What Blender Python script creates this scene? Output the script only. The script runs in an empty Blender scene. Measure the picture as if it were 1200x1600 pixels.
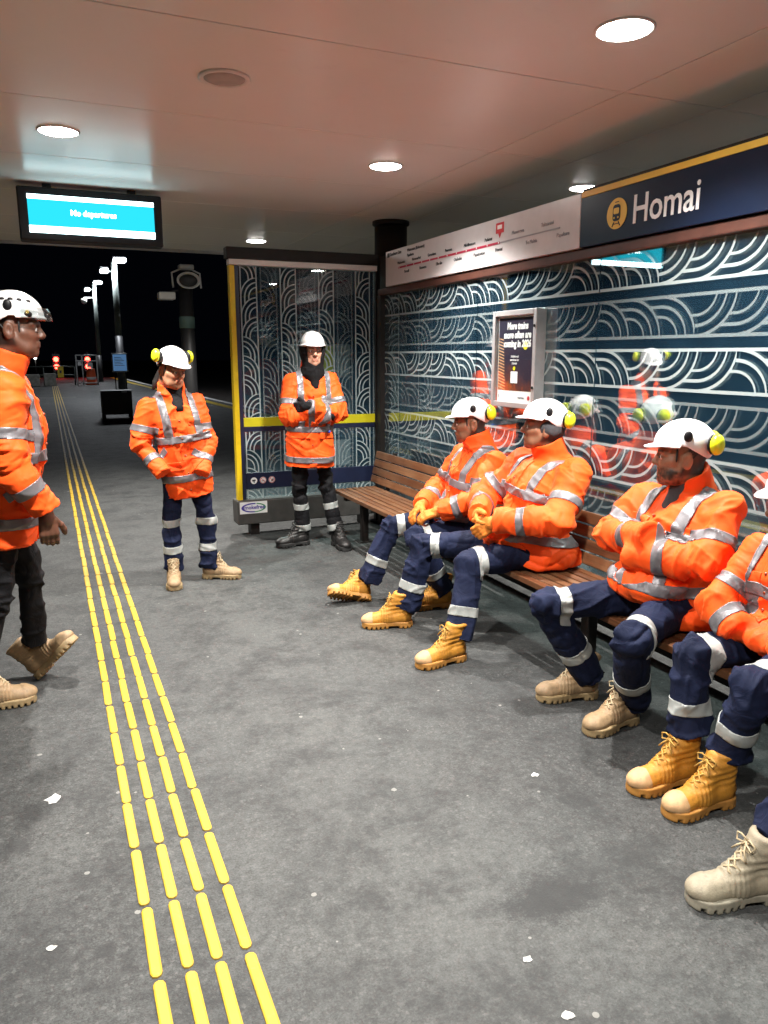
import bpy, bmesh, math, random
import numpy as np
from mathutils import Vector, Matrix
random.seed(7)
rng = np.random.default_rng(7)
scene = bpy.context.scene
COL = scene.collection

# ------------------------------------------------------------------ camera
cam_d = bpy.data.cameras.new("camera")
cam_d.sensor_fit = 'HORIZONTAL'
cam_d.sensor_width = 36.0
cam_d.lens = 36.0 * 1185.0 / 1200.0
cam_d.clip_start = 0.05
cam_d.clip_end = 600
cam = bpy.data.objects.new("camera", cam_d)
COL.objects.link(cam)
cam.location = (0, 0, 1.6)
cam.rotation_euler = (math.pi / 2 - 0.20388, 0, -0.41144)
scene.camera = cam

# ------------------------------------------------------------------ night sky, exposure
world = bpy.data.worlds.new("World")
scene.world = world
world.use_nodes = True
bg = world.node_tree.nodes["Background"]
bg.inputs[0].default_value = (0.22, 0.3, 0.6, 1)
bg.inputs[1].default_value = 0.0018
scene.view_settings.view_transform = 'Standard'
scene.view_settings.look = 'None'
scene.view_settings.exposure = 0.34
scene.view_settings.gamma = 1.0
scene.view_settings.use_curve_mapping = False
scene.render.engine = 'CYCLES'
scene.cycles.use_denoising = True
scene.cycles.max_bounces = 10
scene.cycles.diffuse_bounces = 5
scene.cycles.glossy_bounces = 5
scene.cycles.transparent_max_bounces = 24
scene.cycles.sample_clamp_indirect = 6.0
scene.cycles.caustics_reflective = False
scene.cycles.caustics_refractive = False
LAMP = 60.0           # radiance of a downlight lens
SPOT = 430.0          # watts of the lamp inside each downlight
CEIL = 2.8


# ------------------------------------------------------------------ node helpers
class NT:
    def __init__(s, name):
        s.m = bpy.data.materials.new(name)
        s.m.use_nodes = True
        s.t = s.m.node_tree
        s.t.nodes.clear()
        s.out = s.t.nodes.new('ShaderNodeOutputMaterial')

    def new(s, typ, ins=None, **kw):
        n = s.t.nodes.new(typ)
        for k, v in kw.items():
            setattr(n, k, v)
        for k, v in (ins or {}).items():
            s.put(n.inputs[k], v)
        return n

    def put(s, sock, v):
        if isinstance(v, bpy.types.NodeSocket):
            s.t.links.new(v, sock)
        elif v is not None:
            if sock.type == 'RGBA' and len(v) == 3:
                v = (*v, 1)
            sock.default_value = v

    def math(s, op, a, b=None, c=None, clamp=False):
        n = s.new('ShaderNodeMath', operation=op)
        n.use_clamp = clamp
        for i, v in enumerate((a, b, c)):
            if v is not None:
                s.put(n.inputs[i], v)
        return n.outputs[0]

    def noise(s, vec, scale, detail=4, rough=0.55, dist=0.0):
        n = s.new('ShaderNodeTexNoise', {'Scale': scale, 'Detail': detail, 'Roughness': rough, 'Distortion': dist})
        if vec is not None:
            s.put(n.inputs['Vector'], vec)
        return n.outputs[0]

    def ramp(s, f, stops):
        n = s.new('ShaderNodeValToRGB')
        s.put(n.inputs[0], f)
        e = n.color_ramp.elements
        while len(e) < len(stops):
            e.new(0.5)
        for el, (p, c) in zip(e, stops):
            el.position = p
            el.color = (*c, 1) if len(c) == 3 else c
        return n.outputs[0]

    def mix(s, f, a, b, mode='MIX'):
        n = s.new('ShaderNodeMix', data_type='RGBA', blend_type=mode)
        s.put(n.inputs[0], f)
        s.put(n.inputs[6], a)
        s.put(n.inputs[7], b)
        return n.outputs[2]

    def pos(s):
        return s.new('ShaderNodeNewGeometry').outputs['Position']

    def sep(s, v):
        n = s.new('ShaderNodeSeparateXYZ')
        s.put(n.inputs[0], v)
        return n.outputs

    def bump(s, h, strength=0.3, dist=0.01):
        return s.new('ShaderNodeBump', {'Height': h, 'Strength': strength, 'Distance': dist}).outputs[0]

    def bsdf(s, **kw):
        b = s.new('ShaderNodeBsdfPrincipled')
        for k, v in kw.items():
            s.put(b.inputs[k.replace('_', ' ')], v)
        return b.outputs[0]

    def done(s, sh):
        s.t.links.new(sh, s.out.inputs[0])
        return s.m


def obj_pos(n):
    return n.new('ShaderNodeTexCoord').outputs['Object']


def simple(name, col, rough=0.5, metal=0.0, var=0.12, scale=14.0, bump=0.0, bscale=60.0, spec=0.5, rv=0.08):
    n = NT(name)
    p = obj_pos(n)
    f = n.noise(p, scale, 5)
    dark = tuple(c * (1 - var) for c in col)
    lite = tuple(min(1, c * (1 + var)) for c in col)
    c = n.ramp(f, [(0.3, dark), (0.7, lite)])
    r = n.math('ADD', n.math('MULTIPLY', n.noise(p, scale * 2.3, 3), rv), rough - rv / 2)
    kw = dict(Base_Color=c, Roughness=r, Metallic=metal)
    kw['Specular_IOR_Level'] = spec
    if bump:
        kw['Normal'] = n.bump(n.noise(p, bscale, 4), bump, 0.004)
    return n.done(n.bsdf(**kw))


def emit(name, col, strength):
    n = NT(name)
    e = n.new('ShaderNodeEmission', {'Color': col, 'Strength': strength})
    return n.done(e.outputs[0])


M = {}


def mat_asphalt():
    n = NT('asphalt')
    p = n.pos()
    x, y, z = n.sep(p)
    big = n.noise(p, 0.55, 4, 0.6, 0.4)
    mid = n.noise(p, 3.6, 8, 0.75, 0.1)
    fine = n.math('ADD', n.math('MULTIPLY', n.noise(p, 150, 3, 0.75), 0.5), n.math('MULTIPLY', n.noise(p, 34, 5, 0.75), 0.5))
    grit = n.new('ShaderNodeTexVoronoi', {'Vector': p, 'Scale': 120.0}).outputs['Color']
    gs = n.sep(grit)[0]
    base = n.ramp(big, [(0.32, (0.045, 0.048, 0.050)), (0.68, (0.090, 0.094, 0.093))])
    base = n.mix(n.math('MULTIPLY', n.ramp(mid, [(0.3, (0, 0, 0)), (0.75, (1, 1, 1))]), 0.6), base, (0.036, 0.038, 0.039))
    base = n.mix(1.0, base, n.ramp(fine, [(0.36, (0.22, 0.22, 0.22)), (0.64, (1.38, 1.38, 1.36))]), 'MULTIPLY')
    base = n.mix(n.math('MULTIPLY', n.math('MULTIPLY', n.math('GREATER_THAN', gs, 0.90), n.math('GREATER_THAN', mid, 0.47)), 0.22), base, (0.17, 0.17, 0.165))
    # worn lighter trail where people walk along the platform
    tr = n.math('SUBTRACT', 1.0, n.math('MULTIPLY', n.math('ABSOLUTE', n.math('SUBTRACT', x, 0.95)), 1.1), clamp=True)
    tr = n.math('MULTIPLY', tr, n.math('MULTIPLY', mid, 0.55))
    base = n.mix(tr, base, (0.112, 0.115, 0.112))
    # oily dark blotches
    bl = n.noise(p, 3.4, 10, 0.82, 0.15)
    blm = n.ramp(bl, [(0.46, (0, 0, 0)), (0.60, (1, 1, 1))])
    base = n.mix(n.math('MULTIPLY', blm, 0.7), base, (0.016, 0.017, 0.018))
    # damp spot near the bench
    def blob(cx, cy, rx, ry, amt, cur):
        dx = n.math('DIVIDE', n.math('SUBTRACT', x, cx), rx)
        dy = n.math('DIVIDE', n.math('SUBTRACT', y, cy), ry)
        d = n.math('SQRT', n.math('ADD', n.math('MULTIPLY', dx, dx), n.math('MULTIPLY', dy, dy)))
        d = n.math('ADD', d, n.math('ADD', n.math('MULTIPLY', n.math('SUBTRACT', mid, 0.5), 1.7), n.math('MULTIPLY', n.math('SUBTRACT', fine, 0.5), 1.6)))
        m = n.ramp(d, [(0.55, (1, 1, 1)), (1.1, (0, 0, 0))])
        return n.mix(n.math('MULTIPLY', m, amt), cur, (0.019, 0.020, 0.021))
    base = blob(1.27, 1.62, 0.20, 0.11, 0.85, base)
    base = blob(1.55, 1.70, 0.26, 0.09, 0.42, base)
    base = blob(0.95, 3.4, 0.30, 0.16, 0.30, base)
    base = blob(-0.21, 2.55, 0.06, 0.07, 0.6, base)
    base = blob(0.02, 1.95, 0.04, 0.05, 0.7, base)
    # trodden gum: sparse pale dots of two sizes
    for sc, thr, rad, amt in ((3.1, 0.86, 0.07, 0.5), (7.5, 0.80, 0.09, 0.6), (16.0, 0.72, 0.12, 0.6)):
        v = n.new('ShaderNodeTexVoronoi', {'Vector': p, 'Scale': sc, 'Randomness': 1.0})
        rnd = n.sep(v.outputs['Color'])
        dd = n.math('ADD', v.outputs['Distance'], n.math('MULTIPLY', n.math('SUBTRACT', n.noise(p, 60, 2), 0.5), 0.09))
        lim = n.math('MULTIPLY', n.math('ADD', rnd[1], 0.25), rad)
        m = n.math('MULTIPLY', n.math('LESS_THAN', dd, lim), n.math('GREATER_THAN', rnd[0], thr))
        m = n.math('MULTIPLY', m, n.math('MULTIPLY', n.math('ADD', rnd[2], 0.1), amt))
        base = n.mix(m, base, (0.24, 0.24, 0.225))
    h = n.math('ADD', n.math('MULTIPLY', fine, 0.7), n.math('MULTIPLY', gs, 0.5))
    nb = n.bump(h, 0.8, 0.006)
    r = n.math('ADD', 0.62, n.math('MULTIPLY', mid, 0.2))
    return n.done(n.bsdf(Base_Color=base, Roughness=r, Normal=nb, Specular_IOR_Level=0.4))


def mat_yellow_bar():
    n = NT('tactile_yellow')
    p = n.pos()
    f = n.noise(p, 9, 5, 0.6)
    c = n.ramp(f, [(0.3, (0.42, 0.255, 0.008)), (0.7, (0.54, 0.345, 0.015))])
    rnd = n.new('ShaderNodeObjectInfo').outputs['Random']
    c = n.mix(n.math('MULTIPLY', rnd, 0.5), c, (0.50, 0.33, 0.02))
    w = n.noise(p, 26, 7, 0.78, 0.6)
    c = n.mix(n.math('MULTIPLY', n.ramp(w, [(0.54, (0, 0, 0)), (0.66, (1, 1, 1))]), 0.62), c, (0.16, 0.125, 0.045))
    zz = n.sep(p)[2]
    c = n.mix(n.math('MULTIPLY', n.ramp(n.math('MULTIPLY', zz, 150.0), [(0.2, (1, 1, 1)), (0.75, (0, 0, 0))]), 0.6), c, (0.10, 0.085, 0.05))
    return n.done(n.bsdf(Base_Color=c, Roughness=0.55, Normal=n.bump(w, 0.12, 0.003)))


def mat_hivis(seed):
    n = NT('hi_vis_orange')
    p = obj_pos(n)
    v = n.new('ShaderNodeVectorMath', {0: p, 1: (seed * 3.1, seed * 1.7, 0)}, operation='ADD').outputs[0]
    f = n.noise(v, 5, 4)
    c = n.ramp(f, [(0.3, (0.92, 0.074, 0.005)), (0.7, (1.0, 0.108, 0.008))])
    dirt = n.ramp(n.noise(v, 8, 6, 0.7), [(0.62, (0, 0, 0)), (0.8, (1, 1, 1))])
    c = n.mix(n.math('MULTIPLY', dirt, 0.35), c, (0.45, 0.08, 0.01))
    w1 = n.noise(v, 7.5, 2, 0.4, 1.2)
    w1 = n.math('SUBTRACT', 1.0, n.math('MULTIPLY', n.math('ABSOLUTE', n.math('SUBTRACT', w1, 0.5)), 4.0))
    w2 = n.noise(v, 34, 3, 0.6, 0.8)
    h = n.math('ADD', n.math('MULTIPLY', w1, 0.8), n.math('MULTIPLY', w2, 0.12))
    nb = n.bump(h, 0.28, 0.008)
    weave = n.new('ShaderNodeTexVoronoi', {'Vector': v, 'Scale': 420.0}).outputs['Distance']
    nb2 = n.new('ShaderNodeBump', {'Height': weave, 'Strength': 0.08, 'Distance': 0.001, 'Normal': nb}).outputs[0]
    return n.done(n.bsdf(Base_Color=c, Roughness=0.66, Normal=nb2, Sheen_Weight=0.12, Sheen_Roughness=0.5,
                         Sheen_Tint=(1, 0.6, 0.3), Specular_IOR_Level=0.28))


def mat_cloth(name, col, rough=0.8, bump=0.45):
    n = NT(name)
    p = obj_pos(n)
    f = n.noise(p, 6, 5, 0.6)
    c = n.ramp(f, [(0.3, tuple(k * 0.8 for k in col)), (0.72, tuple(k * 1.25 for k in col))])
    w1 = n.noise(p, 11, 3, 0.5, 1.4)
    w1 = n.math('SUBTRACT', 1.0, n.math('MULTIPLY', n.math('ABSOLUTE', n.math('SUBTRACT', w1, 0.5)), 4.0))
    w2 = n.noise(p, 60, 3, 0.6)
    nb = n.bump(n.math('ADD', w1, n.math('MULTIPLY', w2, 0.3)), bump, 0.006)
    return n.done(n.bsdf(Base_Color=c, Roughness=rough, Normal=nb, Sheen_Weight=0.0, Specular_IOR_Level=0.22))


def mat_tape(name, col, rough=0.42, metal=0.35):
    n = NT(name)
    p = obj_pos(n)
    f = n.noise(p, 12, 5, 0.6)
    c = n.ramp(f, [(0.3, tuple(k * 0.82 for k in col)), (0.7, tuple(k * 1.15 for k in col))])
    w1 = n.noise(p, 26, 3, 0.5, 1.0)
    bead = n.new('ShaderNodeTexVoronoi', {'Vector': p, 'Scale': 260.0}).outputs['Distance']
    nb = n.bump(n.math('ADD', w1, n.math('MULTIPLY', bead, 0.25)), 0.3, 0.004)
    return n.done(n.bsdf(Base_Color=c, Roughness=rough, Metallic=metal, Normal=nb))


def mat_skin():
    n = NT('skin')
    a = n.new('ShaderNodeAttribute', attribute_name='tint').outputs['Color']
    p = obj_pos(n)
    f = n.noise(p, 40, 4, 0.6)
    c = n.mix(1.0, a, n.ramp(f, [(0.3, (0.86, 0.84, 0.82)), (0.7, (1.12, 1.1, 1.1))]), 'MULTIPLY')
    return n.done(n.bsdf(Base_Color=c, Roughness=0.48, Normal=n.bump(n.noise(p, 220, 3), 0.15, 0.002),
                         Subsurface_Weight=0.12, Subsurface_Radius=(0.012, 0.005, 0.003), Subsurface_Scale=1.0))


def mat_leather(name, col, bump=0.35, rough=0.62):
    n = NT(name)
    p = obj_pos(n)
    f = n.noise(p, 16, 6, 0.65)
    c = n.ramp(f, [(0.25, tuple(k * 0.62 for k in col)), (0.55, col), (0.8, tuple(min(1, k * 1.25) for k in col))])
    d = n.ramp(n.noise(p, 30, 6, 0.7), [(0.56, (0, 0, 0)), (0.75, (1, 1, 1))])
    c = n.mix(n.math('MULTIPLY', d, 0.6), c, tuple(k * 0.3 + 0.01 for k in col))
    cr = n.noise(p, 45, 3, 0.5, 1.5)
    return n.done(n.bsdf(Base_Color=c, Roughness=rough, Normal=n.bump(n.math('ADD', cr, n.noise(p, 250, 2)), bump, 0.003)))


def mat_wood():
    n = NT('bench_timber')
    p = n.pos()
    rnd = n.new('ShaderNodeObjectInfo').outputs['Random']
    off = n.new('ShaderNodeCombineXYZ', {0: n.math('MULTIPLY', rnd, 9.0), 1: n.math('MULTIPLY', rnd, 31.0), 2: 0.0}).outputs[0]
    v = n.new('ShaderNodeVectorMath', {0: p, 1: off}, operation='ADD').outputs[0]
    st = n.new('ShaderNodeVectorMath', {0: v, 1: (60.0, 2.2, 60.0)}, operation='MULTIPLY').outputs[0]
    g = n.noise(st, 1.0, 5, 0.6, 0.6)
    c = n.ramp(g, [(0.25, (0.05, 0.017, 0.008)), (0.5, (0.13, 0.05, 0.02)), (0.78, (0.24, 0.105, 0.042))])
    wear = n.ramp(n.noise(v, 2.6, 5, 0.65), [(0.42, (0, 0, 0)), (0.72, (1, 1, 1))])
    c = n.mix(n.math('MULTIPLY', wear, 0.45), c, (0.32, 0.19, 0.10))
    c = n.mix(n.math('MULTIPLY', rnd, 0.5), c, (0.07, 0.026, 0.012))
    return n.done(n.bsdf(Base_Color=c, Roughness=0.42, Normal=n.bump(g, 0.25, 0.003)))


def mat_ceiling():
    n = NT('ceiling_panel_paint')
    p = n.pos()
    rnd = n.new('ShaderNodeObjectInfo').outputs['Random']
    f = n.noise(p, 1.3, 5, 0.6)
    c = n.ramp(f, [(0.3, (0.88, 0.86, 0.83)), (0.7, (0.92, 0.905, 0.88))])
    c = n.mix(n.math('MULTIPLY', rnd, 0.12), c, (0.72, 0.68, 0.65))
    d = n.ramp(n.noise(p, 7, 6, 0.72), [(0.62, (0, 0, 0)), (0.8, (1, 1, 1))])
    c = n.mix(n.math('MULTIPLY', d, 0.12), c, (0.5, 0.45, 0.42))
    return n.done(n.bsdf(Base_Color=c, Roughness=0.24, Specular_IOR_Level=0.12,
                         Normal=n.bump(n.noise(p, 2.2, 2), 0.03, 0.02)))


def mat_pane(name, along, across, w, period, alphas, tint=(0.80, 0.92, 0.92), origin=0.0, aorigin=0.0, blue_veil=0.06, ior=3.3):
    """clear glass with a printed film: rows of overlapping fans between double lines"""
    n = NT(name)
    P = n.sep(n.pos())
    v = n.math('MULTIPLY', n.math('SUBTRACT', P[along], aorigin), -1.0 if along == 1 else 1.0)
    c = n.math('DIVIDE', n.math('SUBTRACT', P[across], origin), period)
    row = n.math('FLOOR', c)
    cu = n.math('MULTIPLY', n.math('SUBTRACT', c, row), period / w)      # 0..1 inside the row, >1 in the gap
    odd = n.math('MODULO', n.math('ABSOLUTE', row), 2.0)
    s = 1.1 * w
    rl = 1.14 * w
    v = n.math('ADD', v, n.math('MULTIPLY', n.math('FRACT', n.math('MULTIPLY', row, 0.377)), 3 * s))
    g = n.math('FLOOR', n.math('DIVIDE', v, 3 * s))
    flip = n.math('MODULO', n.math('ABSOLUTE', n.math('ADD', g, row)), 2.0)
    um = n.math('SUBTRACT', 1.0, cu)
    # distance across from the fan's centre edge
    q = n.math('ADD', n.math('MULTIPLY', cu, flip), n.math('MULTIPLY', um, n.math('SUBTRACT', 1.0, flip)))
    h = n.math('SQRT', n.math('MAXIMUM', n.math('SUBTRACT', 1.0, n.math('MULTIPLY', q, q)), 0.0))
    k = n.math('CEIL', n.math('DIVIDE', n.math('SUBTRACT', v, n.math('MULTIPLY', h, rl)), s))
    k = n.math('MAXIMUM', k, n.math('MULTIPLY', g, 3.0))
    over = n.math('GREATER_THAN', k, n.math('ADD', n.math('MULTIPLY', g, 3.0), 2.5))
    q = n.math('ADD', q, n.math('MULTIPLY', over, n.math('SUBTRACT', 1.0, n.math('MULTIPLY', q, 2.0))))
    dv = n.math('MAXIMUM', n.math('DIVIDE', n.math('SUBTRACT', v, n.math('MULTIPLY', k, s)), rl), 0.0)
    r = n.math('SQRT', n.math('ADD', n.math('MULTIPLY', q, q), n.math('MULTIPLY', dv, dv)))
    inside = None
    # strokes are thicker where they run along the row
    th = n.math('ADD', 0.029 if along == 1 else 0.050, n.math('MULTIPLY', q, 0.054 if along == 1 else 0.03))
    for rr in (0.97, 0.735, 0.50):
        m = n.math('LESS_THAN', n.math('ABSOLUTE', n.math('SUBTRACT', r, rr)), n.math('MULTIPLY', th, 0.55))
        inside = m if inside is None else n.math('MAXIMUM', inside, m)
    edge = n.math('MAXIMUM', n.math('LESS_THAN', cu, 0.075), n.math('GREATER_THAN', cu, 0.925))
    inside = n.math('MAXIMUM', inside, edge)
    inrow = n.math('LESS_THAN', cu, 1.0)
    fac = n.math('MULTIPLY', inside, inrow)
    amt = n.math('ADD', alphas[0], n.math('MULTIPLY', odd, alphas[1] - alphas[0]))
    fac = n.math('MULTIPLY', fac, amt)
    geo = n.new('ShaderNodeNewGeometry')
    bf = geo.outputs['Backfacing']
    sgn = n.math('SUBTRACT', 1.0, n.math('MULTIPLY', bf, 2.0))
    outward = n.math('MULTIPLY', n.sep(geo.outputs['True Normal'])[0 if along == 1 else 1], sgn)
    fac = n.math('MULTIPLY', fac, n.math('LESS_THAN', outward, -0.5))      # film on the platform face only
    film = n.new('ShaderNodeBsdfDiffuse', {'Color': (0.44, 0.51, 0.52)}).outputs[0]
    tl = n.new('ShaderNodeBsdfTranslucent', {'Color': (0.45, 0.5, 0.5)}).outputs[0]
    film = n.new('ShaderNodeMixShader', {0: 0.25, 1: film, 2: tl}).outputs[0]
    clear = n.new('ShaderNodeBsdfTransparent', {'Color': tint}).outputs[0]
    veilsh = n.new('ShaderNodeBsdfDiffuse', {'Color': (0.13, 0.34, 0.58)}).outputs[0]  # faint blue diffuse layer, mixed unevenly over the clear glass
    dm = n.math('ADD', 0.008, n.math('MULTIPLY', n.noise(n.pos(), 2.3, 4, 0.6), blue_veil))
    clear = n.new('ShaderNodeMixShader', {0: dm, 1: clear, 2: veilsh}).outputs[0]
    body = n.new('ShaderNodeMixShader', {0: fac, 1: clear, 2: film}).outputs[0]
    gl = n.new('ShaderNodeBsdfGlossy', {'Color': (1, 1, 1), 'Roughness': 0.012}).outputs[0]
    fr = n.new('ShaderNodeFresnel', {'IOR': n.math('ADD', ior, n.math('MULTIPLY', bf, 1 / ior - ior))}).outputs[0]
    return n.done(n.new('ShaderNodeMixShader', {0: fr, 1: body, 2: gl}).outputs[0])


def mat_clear(name, tint=(0.95, 0.97, 0.97), rough=0.02):
    n = NT(name)
    clear = n.new('ShaderNodeBsdfTransparent', {'Color': tint}).outputs[0]
    gl = n.new('ShaderNodeBsdfGlossy', {'Color': (1, 1, 1), 'Roughness': rough}).outputs[0]
    bf = n.new('ShaderNodeNewGeometry').outputs['Backfacing']
    fr = n.new('ShaderNodeFresnel', {'IOR': n.math('ADD', 1.5, n.math('MULTIPLY', bf, 1 / 1.5 - 1.5))}).outputs[0]
    return n.done(n.new('ShaderNodeMixShader', {0: fr, 1: clear, 2: gl}).outputs[0])


def mat_helmet():
    n = NT('helmet_shell')
    p = obj_pos(n)
    c = n.ramp(n.noise(p, 18, 6, 0.7), [(0.35, (0.78, 0.78, 0.79)), (0.6, (0.84, 0.84, 0.85))])
    sc = n.ramp(n.noise(p, 70, 6, 0.75), [(0.60, (0, 0, 0)), (0.72, (1, 1, 1))])
    c = n.mix(n.math('MULTIPLY', sc, 0.45), c, (0.36, 0.34, 0.32))
    return n.done(n.bsdf(Base_Color=c, Roughness=0.34, Coat_Weight=0.15, Normal=n.bump(n.noise(p, 30, 3), 0.04, 0.004)))


M['asphalt'] = mat_asphalt()
M['bar'] = mat_yellow_bar()
M['ceiling'] = mat_ceiling()
M['ceil_back'] = simple('ceiling_void', (0.06, 0.055, 0.05), 0.9)
M['wood'] = mat_wood()
M['steel_dark'] = simple('dark_bronze_steel', (0.014, 0.011, 0.010), 0.5, 0.0, 0.2, spec=0.25)
M['black'] = simple('black_plastic', (0.008, 0.008, 0.010), 0.45, spec=0.3)
M['blackmatte'] = simple('black_rubber', (0.016, 0.016, 0.016), 0.7)
M['brown'] = simple('brown_lintel_steel', (0.075, 0.03, 0.022), 0.38, 0.2, 0.2)
M['alu'] = simple('brushed_aluminium', (0.42, 0.42, 0.43), 0.38, 0.6, 0.1)
M['greyplastic'] = simple('grey_painted_metal', (0.36, 0.36, 0.37), 0.42, 0.1)
M['yellow'] = simple('yellow_paint', (0.72, 0.50, 0.008), 0.45, 0, 0.1)
M['lime'] = simple('lime_yellow_film', (0.62, 0.56, 0.01), 0.5, 0, 0.06)
M['gold'] = simple('gold_sign_vinyl', (0.72, 0.46, 0.06), 0.45, 0, 0.05)
M['navy_sign'] = simple('navy_sign_vinyl', (0.004, 0.009, 0.026), 0.35, 0, 0.05, spec=0.25, rv=0.02)
M['navy_strip'] = simple('navy_strip_film', (0.010, 0.015, 0.045), 0.4, 0, 0.1)
M['white_sign'] = simple('white_sign_panel', (0.56, 0.54, 0.55), 0.3, 0, 0.04)
M['white_ink'] = simple('white_lettering', (0.82, 0.82, 0.82), 0.5, 0, 0.03)
M['grey_ink'] = simple('grey_print', (0.30, 0.29, 0.31), 0.5, 0, 0.03)
M['dark_ink'] = simple('dark_print', (0.03, 0.03, 0.035), 0.5, 0, 0.03)
M['crimson'] = simple('crimson_print', (0.40, 0.012, 0.05), 0.45, 0, 0.05)
M['red_ink'] = simple('red_print', (0.55, 0.03, 0.04), 0.45, 0, 0.05)
M['white_trim'] = simple('white_trim', (0.74, 0.73, 0.71), 0.45, 0, 0.05)
M['boxgrey'] = simple('base_box_paint', (0.055, 0.053, 0.05), 0.6, 0, 0.2)
M['concrete'] = simple('pale_concrete', (0.26, 0.26, 0.24), 0.85, 0, 0.3, 6)
M['pole'] = simple('galvanised_pole', (0.07, 0.085, 0.08), 0.6, 0.2, 0.2)
M['poleblack'] = simple('black_pole_paint', (0.02, 0.02, 0.022), 0.5)
M['ballast'] = simple('track_ballast', (0.06, 0.055, 0.05), 0.95, 0, 0.5, 20, 1.0, 25)
M['bluesign'] = simple('blue_info_panel', (0.05, 0.11, 0.22), 0.4)
M['whitepaint'] = simple('white_gate_paint', (0.55, 0.55, 0.55), 0.5)
M['cabinet'] = simple('cabinet_paint', (0.045, 0.052, 0.06), 0.5)
M['orange_barrel'] = simple('orange_barrel_plastic', (0.55, 0.08, 0.02), 0.5)
M['lens'] = emit('downlight_lens_glow', (1.0, 0.955, 0.89), LAMP)
M['polelens'] = emit('floodlight_lens_glow', (0.9, 0.95, 1.0), 330.0)
M['redlens'] = emit('red_signal_lens', (1.0, 0.02, 0.012), 34.0)
M['whitespot'] = emit('small_white_lamp', (1.0, 0.97, 0.9), 12.0)
M['screen_cyan'] = emit('screen_cyan_area', (0.025, 0.66, 0.86), 1.0)
M['screen_white'] = emit('screen_white_area', (0.72, 0.97, 1.0), 6.0)
M['navy'] = mat_cloth('navy_drill', (0.0058, 0.0100, 0.033))
M['blackcloth'] = mat_cloth('black_drill', (0.005, 0.005, 0.0065))
M['blackknit'] = mat_cloth('black_knit', (0.006, 0.006, 0.007), 0.9, 0.6)
M['greyknit'] = mat_cloth('grey_fleece', (0.05, 0.05, 0.055), 0.9, 0.6)
M['tape'] = mat_tape('silver_reflective_tape', (0.185, 0.18, 0.195))
M['legtape'] = mat_tape('pale_reflective_tape', (0.35, 0.37, 0.36), 0.5, 0.1)
M['skin'] = mat_skin()
M['tan'] = mat_leather('honey_nubuck', (0.44, 0.19, 0.018))
M['tan_toe'] = mat_leather('pale_toe_bumper', (0.46, 0.28, 0.135), 0.2)
M['tan_sole'] = mat_leather('honey_rubber_sole', (0.38, 0.175, 0.035), 0.2)
M['beige'] = mat_leather('beige_nubuck', (0.29, 0.195, 0.105))
M['beige_sole'] = mat_leather('beige_rubber_sole', (0.28, 0.20, 0.10), 0.2)
M['stone'] = mat_leather('stone_nubuck', (0.26, 0.225, 0.16))
M['stone_sole'] = mat_leather('stone_rubber_sole', (0.24, 0.22, 0.17), 0.2)
M['blackboot'] = mat_leather('black_leather', (0.013, 0.012, 0.012), 0.3, 0.45)
M['lace'] = simple('boot_lace', (0.42, 0.24, 0.05), 0.8)
M['lace_beige'] = simple('beige_lace', (0.40, 0.32, 0.2), 0.8)
M['glove'] = mat_leather('orange_work_glove', (0.56, 0.165, 0.012), 0.5, 0.75)
M['helmet'] = mat_helmet()
M['muff'] = simple('fluoro_yellow_cup', (0.70, 0.78, 0.02), 0.3, 0, 0.04)
M['hair'] = simple('dark_hair', (0.012, 0.009, 0.008), 0.55, 0, 0.3, 60)
M['eye'] = simple('eye_white', (0.55, 0.52, 0.50), 0.2)
M['iris'] = simple('dark_iris', (0.012, 0.008, 0.006), 0.15)
M['button'] = simple('snap_button', (0.25, 0.04, 0.01), 0.35)
M['blueclip'] = simple('blue_tag', (0.02, 0.06, 0.45), 0.4)
M['paper'] = simple('white_paper', (0.72, 0.72, 0.70), 0.8)
M['gum'] = simple('trodden_gum', (0.42, 0.42, 0.40), 0.8)
M['visor'] = mat_clear('clear_visor', (0.82, 0.85, 0.85), 0.06)


# ------------------------------------------------------------------ mesh helpers
def link(name, me, mat=None, parent=None, loc=None, smooth=False):
    o = bpy.data.objects.new(name, me)
    COL.objects.link(o)
    if mat is not None and not me.materials:
        me.materials.append(M[mat] if isinstance(mat, str) else mat)
    if smooth:
        me.polygons.foreach_set('use_smooth', [True] * len(me.polygons))
    if parent is not None:
        o.parent = parent
    if loc is not None:
        o.location = loc
    return o


def tag(o, label=None, cat=None, group=None, kind=None):
    if label:
        o['label'] = label
    if cat:
        o['category'] = cat
    if group:
        o['group'] = group
    if kind:
        o['kind'] = kind
    return o


def empty(name, loc=(0, 0, 0)):
    o = bpy.data.objects.new(name, None)
    o.empty_display_size = 0.1
    COL.objects.link(o)
    o.location = loc
    return o


def pydata(name, v, f):
    me = bpy.data.meshes.new(name)
    me.from_pydata([tuple(map(float, p)) for p in v], [], [tuple(map(int, q)) for q in f])
    me.update()
    return me


def np_mesh(name, V, F):
    """fast mesh from numpy arrays (tris or quads)"""
    me = bpy.data.meshes.new(name)
    V = np.asarray(V, dtype=np.float32)
    F = np.asarray(F, dtype=np.int32)
    k = F.shape[1]
    me.vertices.add(len(V))
    me.vertices.foreach_set('co', V.ravel())
    me.loops.add(F.size)
    me.loops.foreach_set('vertex_index', F.ravel())
    me.polygons.add(len(F))
    me.polygons.foreach_set('loop_start', np.arange(0, F.size, k, dtype=np.int32))
    me.polygons.foreach_set('loop_total', np.full(len(F), k, dtype=np.int32))
    me.polygons.foreach_set('use_smooth', np.ones(len(F), dtype=bool))
    me.update(calc_edges=True)
    me.validate()
    return me


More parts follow.
